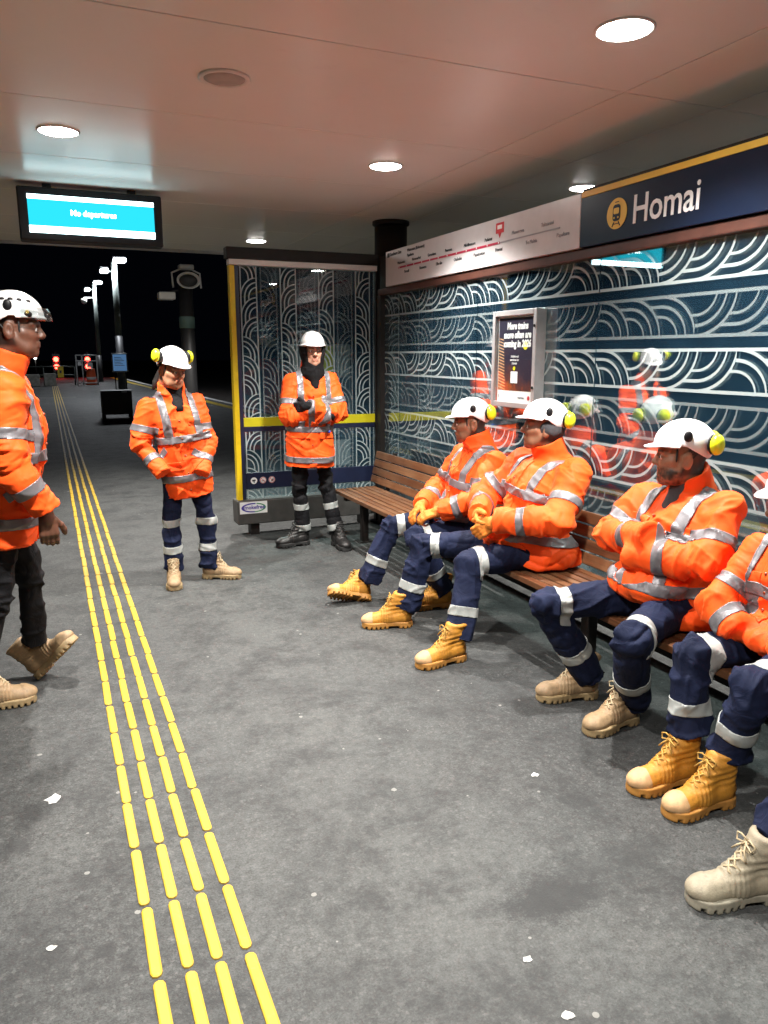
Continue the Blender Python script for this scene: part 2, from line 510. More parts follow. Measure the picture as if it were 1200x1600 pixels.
def box_me(name, x0, x1, y0, y1, z0, z1, bev=0.0, seg=2):
    bm = bmesh.new()
    vs = [bm.verts.new((x, y, z)) for x in (x0, x1) for y in (y0, y1) for z in (z0, z1)]
    for f in ((0, 1, 3, 2), (4, 6, 7, 5), (0, 4, 5, 1), (2, 3, 7, 6), (0, 2, 6, 4), (1, 5, 7, 3)):
        bm.faces.new([vs[i] for i in f])
    bmesh.ops.recalc_face_normals(bm, faces=bm.faces)
    if bev:
        bmesh.ops.bevel(bm, geom=bm.edges[:], offset=bev, segments=seg, profile=0.5, affect='EDGES')
    me = bpy.data.meshes.new(name)
    bm.to_mesh(me)
    bm.free()
    return me


def box(name, x0, x1, y0, y1, z0, z1, mat, parent=None, bev=0.0, off=(0, 0, 0)):
    ox, oy, oz = off
    me = box_me(name, x0 - ox, x1 - ox, y0 - oy, y1 - oy, z0 - oz, z1 - oz, bev)
    return link(name, me, mat, parent, smooth=False)


def tube_geo(pts, r, n=8, cap=True):
    pts = [np.array(p, float) for p in pts]
    rs = r if hasattr(r, '__len__') else [r] * len(pts)
    V, F = [], []
    prev = None
    for i, p in enumerate(pts):
        a = pts[min(i + 1, len(pts) - 1)] - pts[max(i - 1, 0)]
        a = a / (np.linalg.norm(a) + 1e-9)
        if prev is None:
            t = np.array([0, 0, 1.0]) if abs(a[2]) < 0.9 else np.array([1.0, 0, 0])
            u = np.cross(a, t)
        else:
            u = prev - a * (prev @ a)
        u = u / (np.linalg.norm(u) + 1e-9)
        prev = u
        w = np.cross(a, u)
        for k in range(n):
            an = 2 * math.pi * k / n
            V.append(p + rs[i] * (math.cos(an) * u + math.sin(an) * w))
    for i in range(len(pts) - 1):
        for k in range(n):
            F.append((i * n + k, i * n + (k + 1) % n, (i + 1) * n + (k + 1) % n, (i + 1) * n + k))
    if cap:
        F.append(tuple(range(n - 1, -1, -1)))
        F.append(tuple(range((len(pts) - 1) * n, len(pts) * n)))
    return V, F


def tube(name, pts, r, mat, parent=None, n=8, off=(0, 0, 0)):
    V, F = tube_geo([np.array(p, float) - np.array(off) for p in pts], r, n)
    me = pydata(name, V, F)
    return link(name, me, mat, parent, smooth=True)


def lathe_me(name, prof, n=32):
    V, F = [], []
    for r, z in prof:
        for k in range(n):
            a = 2 * math.pi * k / n
            V.append((r * math.cos(a), r * math.sin(a), z))
    for i in range(len(prof) - 1):
        for k in range(n):
            F.append((i * n + k, i * n + (k + 1) % n, (i + 1) * n + (k + 1) % n, (i + 1) * n + k))
    F.append(tuple(range(n - 1, -1, -1)))
    F.append(tuple(range((len(prof) - 1) * n, len(prof) * n)))
    me = pydata(name, V, F)
    return me


def flat_poly(name, pts2, to3, mat, parent, thick=0.002):
    """flat piece of print: outline pts2 placed by to3(u, v, d)"""
    n = len(pts2)
    V = [to3(u, v, 0.0) for u, v in pts2] + [to3(u, v, thick) for u, v in pts2]
    F = [tuple(range(n)), tuple(range(2 * n - 1, n - 1, -1))]
    F += [(i, (i + 1) % n, n + (i + 1) % n, n + i) for i in range(n)]
    return link(name, pydata(name, V, F), mat, parent)


def circle2(cx, cy, rx, ry=None, n=28, a0=0, a1=2 * math.pi):
    ry = rx if ry is None else ry
    m = n if abs(a1 - a0 - 2 * math.pi) < 1e-6 else n + 1
    return [(cx + rx * math.cos(a0 + (a1 - a0) * k / n), cy + ry * math.sin(a0 + (a1 - a0) * k / n)) for k in range(m)]


def rect2(x0, y0, x1, y1):
    return [(x0, y0), (x1, y0), (x1, y1), (x0, y1)]


def text(name, s, size, right, up, pos, mat, parent, align='LEFT', bold=0.0, shear=0.0, squash=1.0):
    """lettering as a mesh lying in the plane (right, up)"""
    cu = bpy.data.curves.new(name, 'FONT')
    cu.body = s
    cu.size = size
    cu.align_x = align
    cu.extrude = 0.0012
    cu.offset = bold
    cu.shear = shear
    cu.resolution_u = 3
    tmp = bpy.data.objects.new(name + '_tmp', cu)
    COL.objects.link(tmp)
    bpy.context.view_layer.update()
    me = bpy.data.meshes.new_from_object(tmp.evaluated_get(bpy.context.evaluated_depsgraph_get()))
    bpy.data.objects.remove(tmp)
    r, u = Vector(right).normalized(), Vector(up).normalized()
    nrm = r.cross(u)
    mt = Matrix(((r.x, u.x, nrm.x, 0), (r.y, u.y, nrm.y, 0), (r.z, u.z, nrm.z, 0), (0, 0, 0, 1)))
    me.transform(mt @ Matrix.Diagonal((squash, 1, 1, 1)))
    me.materials.clear()
    o = link(name, me, mat, parent)
    o.location = pos
    return o


# ================================================================== THE SETTING
# platform: a slab between two track beds
edgeR = [(6.9, -9), (6.75, 0), (6.65, 7), (5.75, 24), (5.1, 47), (4.9, 60)]
edgeL = [(-3.6, -9), (-3.5, 0), (-3.4, 7), (-2.6, 24), (-1.5, 47), (-1.2, 60)]
rim = edgeR + edgeL[::-1]
n_ = len(rim)
V = [(x, y, 0.0) for x, y in rim] + [(x, y, -1.05) for x, y in rim]
F = [tuple(range(n_))] + [(i, n_ + i, n_ + (i + 1) % n_, (i + 1) % n_) for i in range(n_)]
platform = tag(link('platform', pydata('platform', V, F), 'asphalt'), kind='structure')
gv = [(-260, -60, -1.06), (260, -60, -1.06), (260, 420, -1.06), (-260, 420, -1.06)]
tag(link('track_bed', pydata('track_bed', gv, [(0, 1, 2, 3)]), 'ballast'), kind='structure')


def edge_strip(name, edge, o0, o1, mat, z0=0.0, z1=0.004, par=platform):
    V, F = [], []
    for x, y in edge:
        V += [(x + o0, y, z1), (x + o1, y, z1)]
    for i in range(len(edge) - 1):
        F.append((2 * i, 2 * i + 1, 2 * i + 3, 2 * i + 2))
    return link(name, pydata(name, V, F), mat, par)


edge_strip('edge_line', edgeR, -0.75, -0.45, 'yellow')
edge_strip('edge_coping', edgeR, -0.20, 0.0, 'white_trim')
edge_strip('edge_line', edgeL, 0.45, 0.75, 'yellow')
edge_strip('edge_coping', edgeL, 0.0, 0.20, 'white_trim')
for k, (x0, x1, y) in enumerate(((-0.6, 0.95, 32.0), (-1.6, 4.6, 44.2))):
    box('cross_line', x0, x1, y, y + 0.12, 0.001, 0.005, 'concrete', platform)

# tactile guide strip: rows of raised yellow bars
strip = tag(empty('tactile_strip', (0.255, 1.0, 0)), 'four rows of raised yellow guide bars running along the platform floor', 'guide strip')


def bar_me():
    L, W, hgt = 0.1395, 0.0165, 0.0065
    def ring(inset, z):
        pts = []
        w, l = W - inset, L - inset
        for a in np.linspace(-math.pi / 2, math.pi / 2, 5):
            pts.append((w * math.sin(a), l - w + w * math.cos(a), z))
        for a in np.linspace(math.pi / 2, 3 * math.pi / 2, 5):
            pts.append((w * math.sin(a), -(l - w) + w * math.cos(a), z))
        return pts
    r0, r1, r2 = ring(0, 0.0), ring(0.001, hgt * 0.7), ring(0.005, hgt)
    k = len(r0)
    V = r0 + r1 + r2
    F = [(i, (i + 1) % k, k + (i + 1) % k, k + i) for i in range(k)]
    F += [(k + i, k + (i + 1) % k, 2 * k + (i + 1) % k, 2 * k + i) for i in range(k)]
    F.append(tuple(range(2 * k, 3 * k)))
    return V, F


bV, bF = bar_me()
bme = pydata('tactile_bar', bV, bF)
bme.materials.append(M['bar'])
lane_x = [0.135, 0.215, 0.295, 0.375]
restV, restF = [], []
for i in range(150):
    for j in range(4):
        yy = 1.36 + i * 0.2872
        xx = lane_x[j] + 0.0009 * yy
        if i < 75:
            o = link('tactile_bar', bme, None, strip)
            o.location = (xx - 0.255 + rng.normal(0, 0.0012), yy - 1.0 + rng.normal(0, 0.003), 0)
            o.rotation_euler = (0, 0, rng.normal(0, 0.007))
        else:
            b = len(restV)
            restV += [(x + xx - 0.255, y + yy - 1.0, z) for x, y, z in bV]
            restF += [tuple(q + b for q in f) for f in bF]
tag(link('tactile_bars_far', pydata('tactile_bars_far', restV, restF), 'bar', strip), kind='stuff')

# canopy ceiling: backing with separate panels
ceiling = tag(box('ceiling', -3.9, 6.4, -6.0, 9.4, CEIL + 0.02, CEIL + 0.2, 'ceil_back'), kind='structure')
xs = [-3.9, -0.43, 2.57, 3.16, 6.4]
ys = [-6.0] + [3.09 + 1.155 * k for k in range(-7, 6)] + [9.4]
for i in range(4):
    for j in range(len(ys) - 1):
        g = 0.0035
        box('ceiling_panel', xs[i] + g, xs[i + 1] - g, ys[j] + g, ys[j + 1] - g, CEIL, CEIL + 0.018, 'ceiling', ceiling, bev=0.002)
box('fascia', -3.9, 6.4, 9.402, 9.44, CEIL - 0.03, CEIL + 0.22, 'greyplastic', ceiling, bev=0.004)

# downlights
ring_me = lathe_me('rim', [(0.112, 0.0), (0.113, -0.004), (0.108, -0.007), (0.1005, -0.007), (0.0995, -0.002)], 36)
ring_me.materials.append(M['white_trim'])
lens_me = lathe_me('lens', [(0.098, 0.0), (0.098, -0.006), (0.090, -0.010), (0.05, -0.012), (0.02, -0.012)], 36)
lens_me.materials.append(M['lens'])
lamp_d = bpy.data.lights.new('downlight_lamp', 'SPOT')
lamp_d.energy = SPOT
lamp_d.color = (1.0, 0.955, 0.89)
lamp_d.shadow_soft_size = 0.045
lamp_d.spot_size = math.radians(128)
lamp_d.spot_blend = 0.85
lamp_far = lamp_d.copy()
lamp_far.energy = SPOT * 0.8
DL = [((2.09, 2.53), 'largest downlight, top right of the ceiling'),
      ((0.16, 4.81), 'round downlight in the ceiling above the departure screen'),
      ((2.11, 4.81), 'middle downlight in the ceiling, in front of the black column'),
      ((3.70, 4.83), 'downlight just above where the white and navy signs meet'),
      ((2.16, 8.37), 'farthest downlight, above the corner of the patterned glass end panel'),
      ((0.16, 2.53), 'downlight above the walking worker, beyond the top edge'),
      ((0.16, 0.25), 'downlight behind the viewer over the guide strip'),
      ((3.70, 2.53), 'downlight behind the glass wall on the far platform side'),
      ((3.70, 0.25), 'added unseen downlight behind the glass wall, nearest the viewer'),  # extra lamp out of view, added to brighten the right-hand ceiling
      ((0.16, 8.37), 'added unseen downlight behind the departure display')]  # extra unseen lamp, added to light the area behind the display
for (x, y), lab in DL:
    t = tag(empty('downlight', (x, y, CEIL - 0.0005)), lab, 'downlight', 'round ceiling downlights')
    link('rim', ring_me, None, t, smooth=True)
    link('lens', lens_me, None, t, smooth=True)
    lo_ = bpy.data.objects.new('lamp', lamp_far if x > 3 else lamp_d)
    COL.objects.link(lo_)
    lo_.parent = t
    lo_.location = (0, 0, -0.07)

# ceiling speaker
t = tag(empty('ceiling_speaker', (0.82, 3.64, CEIL - 0.0005)), 'unlit round speaker grille set into the ceiling panel', 'speaker')
link('rim', lathe_me('rim', [(0.112, 0), (0.115, -0.008), (0.105, -0.012), (0.093, -0.010), (0.09, -0.004)], 36), 'white_trim', t, smooth=True)
link('grille', lathe_me('grille', [(0.09, 0), (0.09, -0.007), (0.06, -0.010), (0.02, -0.011)], 36), simple('speaker_grille', (0.40, 0.36, 0.33), 0.6), t, smooth=True)

# black round column
t = tag(empty('column', (3.0, 6.72, 0)), 'tall black round steel column beside the patterned glass end panel', 'column')
link('shaft', lathe_me('shaft', [(0.15, 0.0), (0.15, CEIL - 0.05)], 40), 'steel_dark', t, smooth=True)
link('collar', lathe_me('collar', [(0.165, CEIL - 0.035), (0.170, CEIL - 0.03), (0.170, CEIL - 0.002)], 40), 'steel_dark', t, smooth=True)
link('base_plate', lathe_me('base_plate', [(0.22, 0.001), (0.22, 0.018), (0.2, 0.022)], 40), 'steel_dark', t, smooth=True)

# ------------------------------------------------------------------ glass wall behind the bench
GX = 2.86
M['wallpane'] = mat_pane('patterned_wall_glass', 1, 2, 0.2095, 0.2595, (0.86, 0.36), origin=0.904 - 0.2595 * 4, aorigin=0.31)
M['endpane'] = mat_pane('patterned_end_glass', 2, 0, 0.150, 0.1765, (0.90, 0.34), origin=1.571 - 0.1765 * 10, aorigin=0.16, blue_veil=0.07, ior=1.55)
wall = tag(empty('glass_wall', (GX, 2.5, 0)), 'long glass wall with white overlapping-arc pattern behind the bench', 'glass wall')
wo = (GX, 2.5, 0)
yj = [-1.78, -0.45, 0.88, 2.21, 3.54, 4.87, 6.2]
for a, b in zip(yj[:-1], yj[1:]):
    box('pane', GX - 0.006, GX + 0.006, a + 0.005, b - 0.005, 0.14, 2.125, 'wallpane', wall, 0.0, wo)
    for z in (0.16,):
        for yy in (a + 0.12, b - 0.12):
            box('clamp', GX - 0.016, GX + 0.016, yy - 0.03, yy + 0.03, z - 0.022, z + 0.022, 'alu', wall, 0.003, wo)
box('pane', GX - 0.006, GX + 0.006, 6.205, 6.52, 0.14, 2.125, 'wallpane', wall, 0.0, wo)
box('lintel', GX - 0.045, GX + 0.06, -1.8, 6.60, 2.13, 2.185, 'brown', wall, 0.006, wo)
box('lintel_beam', GX - 0.02, GX + 0.06, -1.8, 6.60, 2.187, 2.47, 'steel_dark', wall, 0.004, wo)
box('bottom_rail', GX - 0.03, GX + 0.03, -1.8, 6.52, 0.06, 0.135, 'steel_dark', wall, 0.006, wo)
box('corner_post', GX - 0.05, GX + 0.05, 6.525, 6.60, 0.0, 2.128, 'steel_dark', wall, 0.004, wo)
for yy in (-1.78, 2.21, 4.87):
    box('foot', GX - 0.025, GX + 0.025, yy - 0.04, yy + 0.04, 0.0, 0.058, 'steel_dark', wall, 0.004, wo)

# ------------------------------------------------------------------ signs over the wall (faces look towards -X; right of reader = -Y)
SX = GX - 0.052
def on_wall(x):
    return lambda u, v, d: (x - d, u, v)


ms = tag(empty('route_map_sign', (SX, 5.0, 2.18)), 'long white line-map sign above the glass wall', 'sign')
def sbox(name, par, po, y0, y1, z0, z1, x0, x1, mat, bev=0.0):
    return box(name, x0, x1, y0, y1, z0, z1, mat, par, bev, po)


mo = (SX, 5.0, 2.18)
sbox('panel', ms, mo, 3.668, 6.37, 2.19, 2.482, SX - 0.012, SX + 0.03, 'white_sign', 0.003)
PX = SX - 0.0135


def wall_text(name, s, size, y, z, mat, par, po, align='LEFT', bold=0.0, shear=0.0, squash=1.0, x=PX):
    return text(name, s, size, (0, -1, 0), (0, 0, 1), (x - po[0], y - po[1], z - po[2]), mat, par, align, bold, shear, squash)


def wall_patch(name, pts, mat, par, po, x=PX, th=0.002):
    return flat_poly(name, [(u, v) for u, v in pts], lambda u, v, d: (x - d - po[0], u - po[1], v - po[2]), mat, par, th)


wall_patch('line_badge', rect2(6.33, 2.43, 6.285, 2.465)[::1], 'dark_ink', ms, mo)
wall_text('lettering', 'Southern Line', 0.040, 6.27, 2.437, 'dark_ink', ms, mo, bold=0.0004)
wall_text('lettering', 'Waitemata (Britomart)', 0.034, 5.93, 2.435, 'dark_ink', ms, mo)
wall_text('lettering', 'Papakura', 0.034, 5.93, 2.395, 'dark_ink', ms, mo)
L0, L1, L2 = 6.10, 4.50, 3.85
zl = 2.325
wall_patch('line_print', rect2(L0, zl - 0.007, L1, zl + 0.007), 'crimson', ms, mo)
wall_patch('line_print', rect2(L1 - 0.002, zl - 0.004, L2, zl + 0.004), 'grey_ink', ms, mo)
above = ['Waitemata', 'Newmarket', 'Greenlane', 'Penrose', 'Middlemore', 'Puhinui']
below = ['Parnell', 'Remuera', 'Ellerslie', 'Otahuhu', 'Papatoetoe', 'Homai']
for k, s in enumerate(above):
    wall_text('lettering', s, 0.033, 6.12 - k * 0.285, zl + 0.028, 'dark_ink', ms, mo)
for k, s in enumerate(below):
    wall_text('lettering', s, 0.033, 5.98 - k * 0.285, zl - 0.052, 'dark_ink', ms, mo)
for k, s in enumerate(['Manurewa', 'Te Mahia', 'Takaanini', 'Papakura']):
    wall_text('lettering', s, 0.033, 4.36 - k * 0.16, zl + (0.03 if k % 2 == 0 else -0.05), 'grey_ink', ms, mo)
for k in range(12):
    y = L0 - 0.02 - k * 0.1425
    wall_patch('stop_dot', circle2(y, zl, 0.006, n=10), 'white_ink', ms, mo, PX - 0.0025, 0.001)
wall_patch('pin', rect2(4.55, 2.385, 4.455, 2.45), 'red_ink', ms, mo)
wall_patch('pin_point', [(4.52, 2.385), (4.485, 2.385), (4.503, 2.355)], 'red_ink', ms, mo)
wall_patch('pin_mark', rect2(4.53, 2.41, 4.475, 2.435), 'white_ink', ms, mo, PX - 0.0025, 0.001)

ns = tag(empty('station_name_sign', (SX, 2.4, 2.18)), 'dark navy station name sign reading Homai with a yellow top stripe', 'sign')
no = (SX, 2.4, 2.18)
sbox('panel', ns, no, 0.2, 3.664, 2.19, 2.452, SX - 0.012, SX + 0.03, 'navy_sign', 0.003)
sbox('stripe', ns, no, 0.2, 3.664, 2.4525, 2.484, SX - 0.013, SX + 0.03, 'gold', 0.002)
sbox('top_cap', ns, no, 0.2, 3.664, 2.4845, 2.50, SX - 0.006, SX + 0.03, 'steel_dark', 0.002)
# tram emblem: gold disc with a front view of a train
cy, cz = 3.36, 2.325
wall_patch('emblem_disc', circle2(cy, cz, 0.077, n=40), 'gold', ns, no)
X2 = PX - 0.0025
def rrect(cx, cz, w, h, r, n=5):
    pts = []
    for sx, sz, a0 in ((1, 1, 0), (-1, 1, 90), (-1, -1, 180), (1, -1, 270)):
        for k in range(n):
            a = math.radians(a0 + 90 * k / (n - 1))
            pts.append((cx + sx * (w / 2 - r) + r * math.cos(a), cz + sz * (h / 2 - r) + r * math.sin(a)))
    return pts


wall_patch('emblem_train', rrect(cy, cz + 0.004, 0.056, 0.082, 0.018), 'navy_sign', ns, no, X2)
wall_patch('emblem_window', rrect(cy, cz + 0.013, 0.042, 0.030, 0.008), 'gold', ns, no, X2 - 0.0025, 0.001)
for s in (-1, 1):
    wall_patch('emblem_lamp', circle2(cy + s * 0.015, cz - 0.02, 0.0055, n=12), 'gold', ns, no, X2 - 0.0025, 0.001)
    wall_patch('emblem_rail', [(cy + s * 0.014, cz - 0.041), (cy + s * 0.02, cz - 0.041), (cy + s * 0.033, cz - 0.063), (cy + s * 0.027, cz - 0.063)], 'navy_sign', ns, no, X2)
wall_patch('emblem_sleeper', rect2(cy - 0.026, cz - 0.053, cy + 0.026, cz - 0.049), 'navy_sign', ns, no, X2 - 0.0022, 0.001)
wall_patch('emblem_sleeper', rect2(cy - 0.014, cz + 0.055, cy + 0.014, cz + 0.059), 'navy_sign', ns, no, X2)
wall_text('lettering', 'Homai', 0.196, 3.245, 2.258, 'white_ink', ns, no, bold=0.0018, squash=0.86)

# ------------------------------------------------------------------ poster case
pc = tag(empty('poster_case', (GX, 4.27, 1.27)), 'grey framed poster case on the glass wall, dark poster with white headline', 'poster')
po = (GX, 4.27, 1.27)
y0, y1, z0, z1 = 4.02, 4.53, 1.262, 1.885
xo, xi = GX - 0.085, GX - 0.0075
fw = 0.035
sbox('backing', pc, po, y0 + 0.005, y1 - 0.005, z0 + 0.005, z1 - 0.005, xo + 0.03, xi, 'greyplastic', 0.002)
sbox('frame_side', pc, po, y0, y0 + fw, z0, z1, xo, xi - 0.002, 'alu', 0.004)
sbox('frame_side', pc, po, y1 - fw, y1, z0, z1, xo, xi - 0.002, 'alu', 0.004)
sbox('frame_top', pc, po, y0 + fw + 0.001, y1 - fw - 0.001, z1 - fw, z1, xo, xi - 0.002, 'alu', 0.004)
sbox('frame_bottom', pc, po, y0 + fw + 0.001, y1 - fw - 0.001, z0, z0 + fw, xo, xi - 0.002, 'alu', 0.004)
px = xo + 0.028
wall_patch('poster_sheet', rect2(y0 + fw, z0 + fw, y1 - fw, z1 - fw), 'white_ink', pc, po, px, 0.002)


def mat_poster():
    n = NT('poster_print')
    P = n.sep(n.pos())
    u = n.math('DIVIDE', n.math('SUBTRACT', 4.475, P[1]), 0.41)
    v = n.math('DIVIDE', n.math('SUBTRACT', P[2], 1.37), 0.47)
    p = n.pos()
    warm = n.math('ADD', n.math('SUBTRACT', 0.62, n.math('MULTIPLY', v, 1.25)), n.math('MULTIPLY', n.math('SUBTRACT', 0.35, u), 0.45))
    warm = n.math('ADD', warm, n.math('MULTIPLY', n.math('SUBTRACT', n.noise(p, 14, 5, 0.7), 0.5), 1.3), clamp=True)
    c = n.ramp(warm, [(0.1, (0.022, 0.018, 0.035)), (0.45, (0.09, 0.03, 0.025)), (0.75, (0.45, 0.09, 0.012)), (1.0, (0.75, 0.28, 0.05))])
    st = n.math('SINE', n.math('ADD', n.math('MULTIPLY', v, 150.0), n.math('MULTIPLY', u, 30.0)))
    sm = n.math('MULTIPLY', n.math('GREATER_THAN', st, 0.55), n.math('LESS_THAN', n.math('ADD', u, n.math('MULTIPLY', v, 0.1)), 0.2))
    sm = n.math('MULTIPLY', sm, n.math('LESS_THAN', v, 0.72))
    c = n.mix(n.math('MULTIPLY', sm, 0.7), c, (0.85, 0.5, 0.25))
    return n.done(n.bsdf(Base_Color=c, Roughness=0.4))


wall_patch('poster_picture', rect2(4.065, 1.372, 4.480, 1.838), mat_poster(), pc, po, px - 0.0025, 0.001)
x3 = px - 0.004
for k, s in enumerate(('More trains', 'more often are', 'coming in 2026')):
    wall_text('headline', s, 0.062, 4.262, 1.765 - k * 0.056, 'white_ink', pc, po, 'CENTER', 0.002, 0.12, 0.82, x3)
for k, s in enumerate(('Additional', 'services for', 'Homai')):
    wall_text('small_print', s, 0.022, 4.285, 1.585 - k * 0.022, 'white_ink', pc, po, 'CENTER', 0, 0, 1, x3)
wall_patch('roundel', circle2(4.165, 1.66, 0.026, n=20), 'lime', pc, po, x3, 0.001)
wall_patch('roundel', circle2(4.285, 1.515, 0.014, n=16), 'lime', pc, po, x3, 0.001)
wall_patch('label_square', rect2(4.325, 1.42, 4.245, 1.495), 'white_ink', pc, po, x3, 0.001)
wall_text('small_print', 'at.govt.nz', 0.018, 4.235, 1.325, 'grey_ink', pc, po, 'LEFT', 0, 0, 1, px - 0.0035)
wall_patch('print_mark', circle2(4.115, 1.33, 0.014, n=14), 'red_ink', pc, po, px - 0.0025, 0.001)
wall_patch('print_mark', rect2(4.470, 1.32, 4.462, 1.345), 'grey_ink', pc, po, px - 0.0025, 0.001)
wall_patch('cover_glass', rect2(y0 + fw - 0.002, z0 + fw - 0.002, y1 - fw + 0.002, z1 - fw + 0.002), mat_clear('poster_cover'), pc, po, xo + 0.012, 0.004)
for zz in (1.40, 1.78):
    o = link('lock', lathe_me('lock', [(0.009, 0), (0.009, 0.006), (0.006, 0.008)], 14), 'steel_dark', pc, smooth=True)
    o.rotation_euler = (0, -math.pi / 2, 0)
    o.location = (xo - 0.0005 - po[0], y0 + fw / 2 - po[1], zz - po[2])

# ------------------------------------------------------------------ end panel (windbreak)
EY = 6.70
ep = tag(empty('windbreak_panel', (2.15, EY, 0)), 'glass end panel with white arc columns, yellow edge and dark header', 'glass panel')
eo = (2.15, EY, 0)
def eb(name, x0, x1, y0, y1, z0, z1, mat, bev=0.0):
    return box(name, x0, x1, y0, y1, z0, z1, mat, ep, bev, eo)


eb('header', 1.455, 2.845, EY - 0.06, EY + 0.06, 2.40, 2.495, 'steel_dark', 0.006)
eb('trim', 1.475, 2.835, EY - 0.05, EY + 0.045, 2.352, 2.398, 'white_trim', 0.003)
eb('edge_post', 1.475, 1.520, EY - 0.045, EY + 0.03, 0.315, 2.348, 'yellow', 0.004)
eb('inner_post', 1.523, 1.556, EY - 0.03, EY + 0.03, 0.315, 2.348, 'navy_strip', 0.003)
eb('corner_post', 2.826, 2.846, EY - 0.03, EY + 0.03, 0.01, 2.348, 'steel_dark', 0.003)
eb('pane', 1.558, 2.824, EY - 0.006, EY + 0.006, 1.058, 2.35, 'endpane')
eb('band', 1.558, 2.824, EY - 0.012, EY + 0.006, 0.975, 1.055, 'lime', 0.002)
eb('mid_rail', 1.558, 2.824, EY - 0.008, EY + 0.008, 0.932, 0.9735, 'navy_strip', 0.002)
eb('pane', 1.558, 2.824, EY - 0.006, EY + 0.006, 0.56, 0.930, 'endpane')
eb('strip', 1.558, 2.824, EY - 0.012, EY + 0.006, 0.412, 0.5585, 'navy_strip', 0.002)
eb('pane', 1.558, 2.824, EY - 0.006, EY + 0.006, 0.325, 0.410, 'endpane')
eb('base_box', 1.455, 2.845, EY - 0.10, EY + 0.10, 0.105, 0.322, 'boxgrey', 0.010)
for xx in (1.62, 2.70):
    eb('foot', xx - 0.04, xx + 0.04, EY - 0.06, EY + 0.06, 0.0, 0.104, 'steel_dark', 0.004)


def e_patch(name, pts, mat, y=EY - 0.0125, th=0.002):
    return flat_poly(name, pts, lambda u, v, d: (u - eo[0], y - d - eo[1], v), mat, ep, th)


for k, x in enumerate((1.633, 1.717, 1.799)):
    e_patch('icon_disc', circle2(x, 0.487, 0.030, n=26), 'white_ink')
    if k:
        ro = circle2(x, 0.487, 0.028, n=26)
        e_patch('icon_ring', circle2(x, 0.487, 0.028, n=26), 'red_ink', EY - 0.0147, 0.001)
        e_patch('icon_field', circle2(x, 0.487, 0.0235, n=26), 'white_ink', EY - 0.0160, 0.001)
    yy = EY - 0.0173
    if k == 0:
        e_patch('icon_camera', [(x - 0.018, 0.495), (x + 0.012, 0.499), (x + 0.017, 0.488), (x - 0.013, 0.480)], 'dark_ink', yy, 0.001)
        e_patch('icon_mount', rect2(x - 0.003, 0.470, x + 0.004, 0.482), 'dark_ink', yy, 0.001)
    elif k == 1:
        e_patch('icon_cigarette', rect2(x - 0.016, 0.478, x + 0.014, 0.484), 'dark_ink', yy, 0.001)
        e_patch('icon_smoke', rect2(x + 0.005, 0.488, x + 0.010, 0.500), 'grey_ink', yy, 0.001)
    else:
        e_patch('icon_bottle', rect2(x - 0.006, 0.472, x + 0.005, 0.492), 'dark_ink', yy, 0.001)
        e_patch('icon_cup', rect2(x + 0.006, 0.482, x + 0.015, 0.499), 'dark_ink', yy, 0.001)
    if k:
        e_patch('icon_bar', [(x - 0.020, 0.505), (x - 0.017, 0.508), (x + 0.020, 0.469), (x + 0.017, 0.466)], 'red_ink', yy - 0.0012, 0.001)
# smokefree plate
e_patch('plate', rect2(1.475, 0.205, 1.725, 0.312), 'white_ink', EY - 0.1005, 0.003)
purple = simple('purple_print', (0.05, 0.03, 0.30), 0.5)
green = simple('green_print', (0.05, 0.26, 0.10), 0.5)
def swoosh(cx, cz, rx, rz, a0, a1, w, mat):
    o_ = circle2(cx, cz, rx, rz, 18, a0, a1)
    i_ = circle2(cx, cz, rx - w, rz - w * 0.55, 18, a1, a0)
    e_patch('swoosh', o_ + i_, mat, EY - 0.1037, 0.001)


swoosh(1.60, 0.258, 0.112, 0.043, math.radians(80), math.radians(275), 0.020, purple)
swoosh(1.60, 0.258, 0.112, 0.043, math.radians(-85), math.radians(75), 0.016, green)
text('lettering', 'smokefree', 0.048, (1, 0, 0), (0, 0, 1), (1.60 - eo[0], EY - 0.1040 - eo[1], 0.246), purple, ep, 'CENTER', 0.001)

# ------------------------------------------------------------------ bench
bench = tag(empty('bench', (2.45, 3.5, 0)), 'long brown timber slat bench with backrest along the glass wall', 'bench')
bo = (2.45, 3.5, 0)
BY0, BY1 = -0.9, 6.18
def slat_me(name, w, t):
    return box_me(name, -w / 2, w / 2, BY0 - bo[1], BY1 - bo[1], -t / 2, t / 2, 0.004)


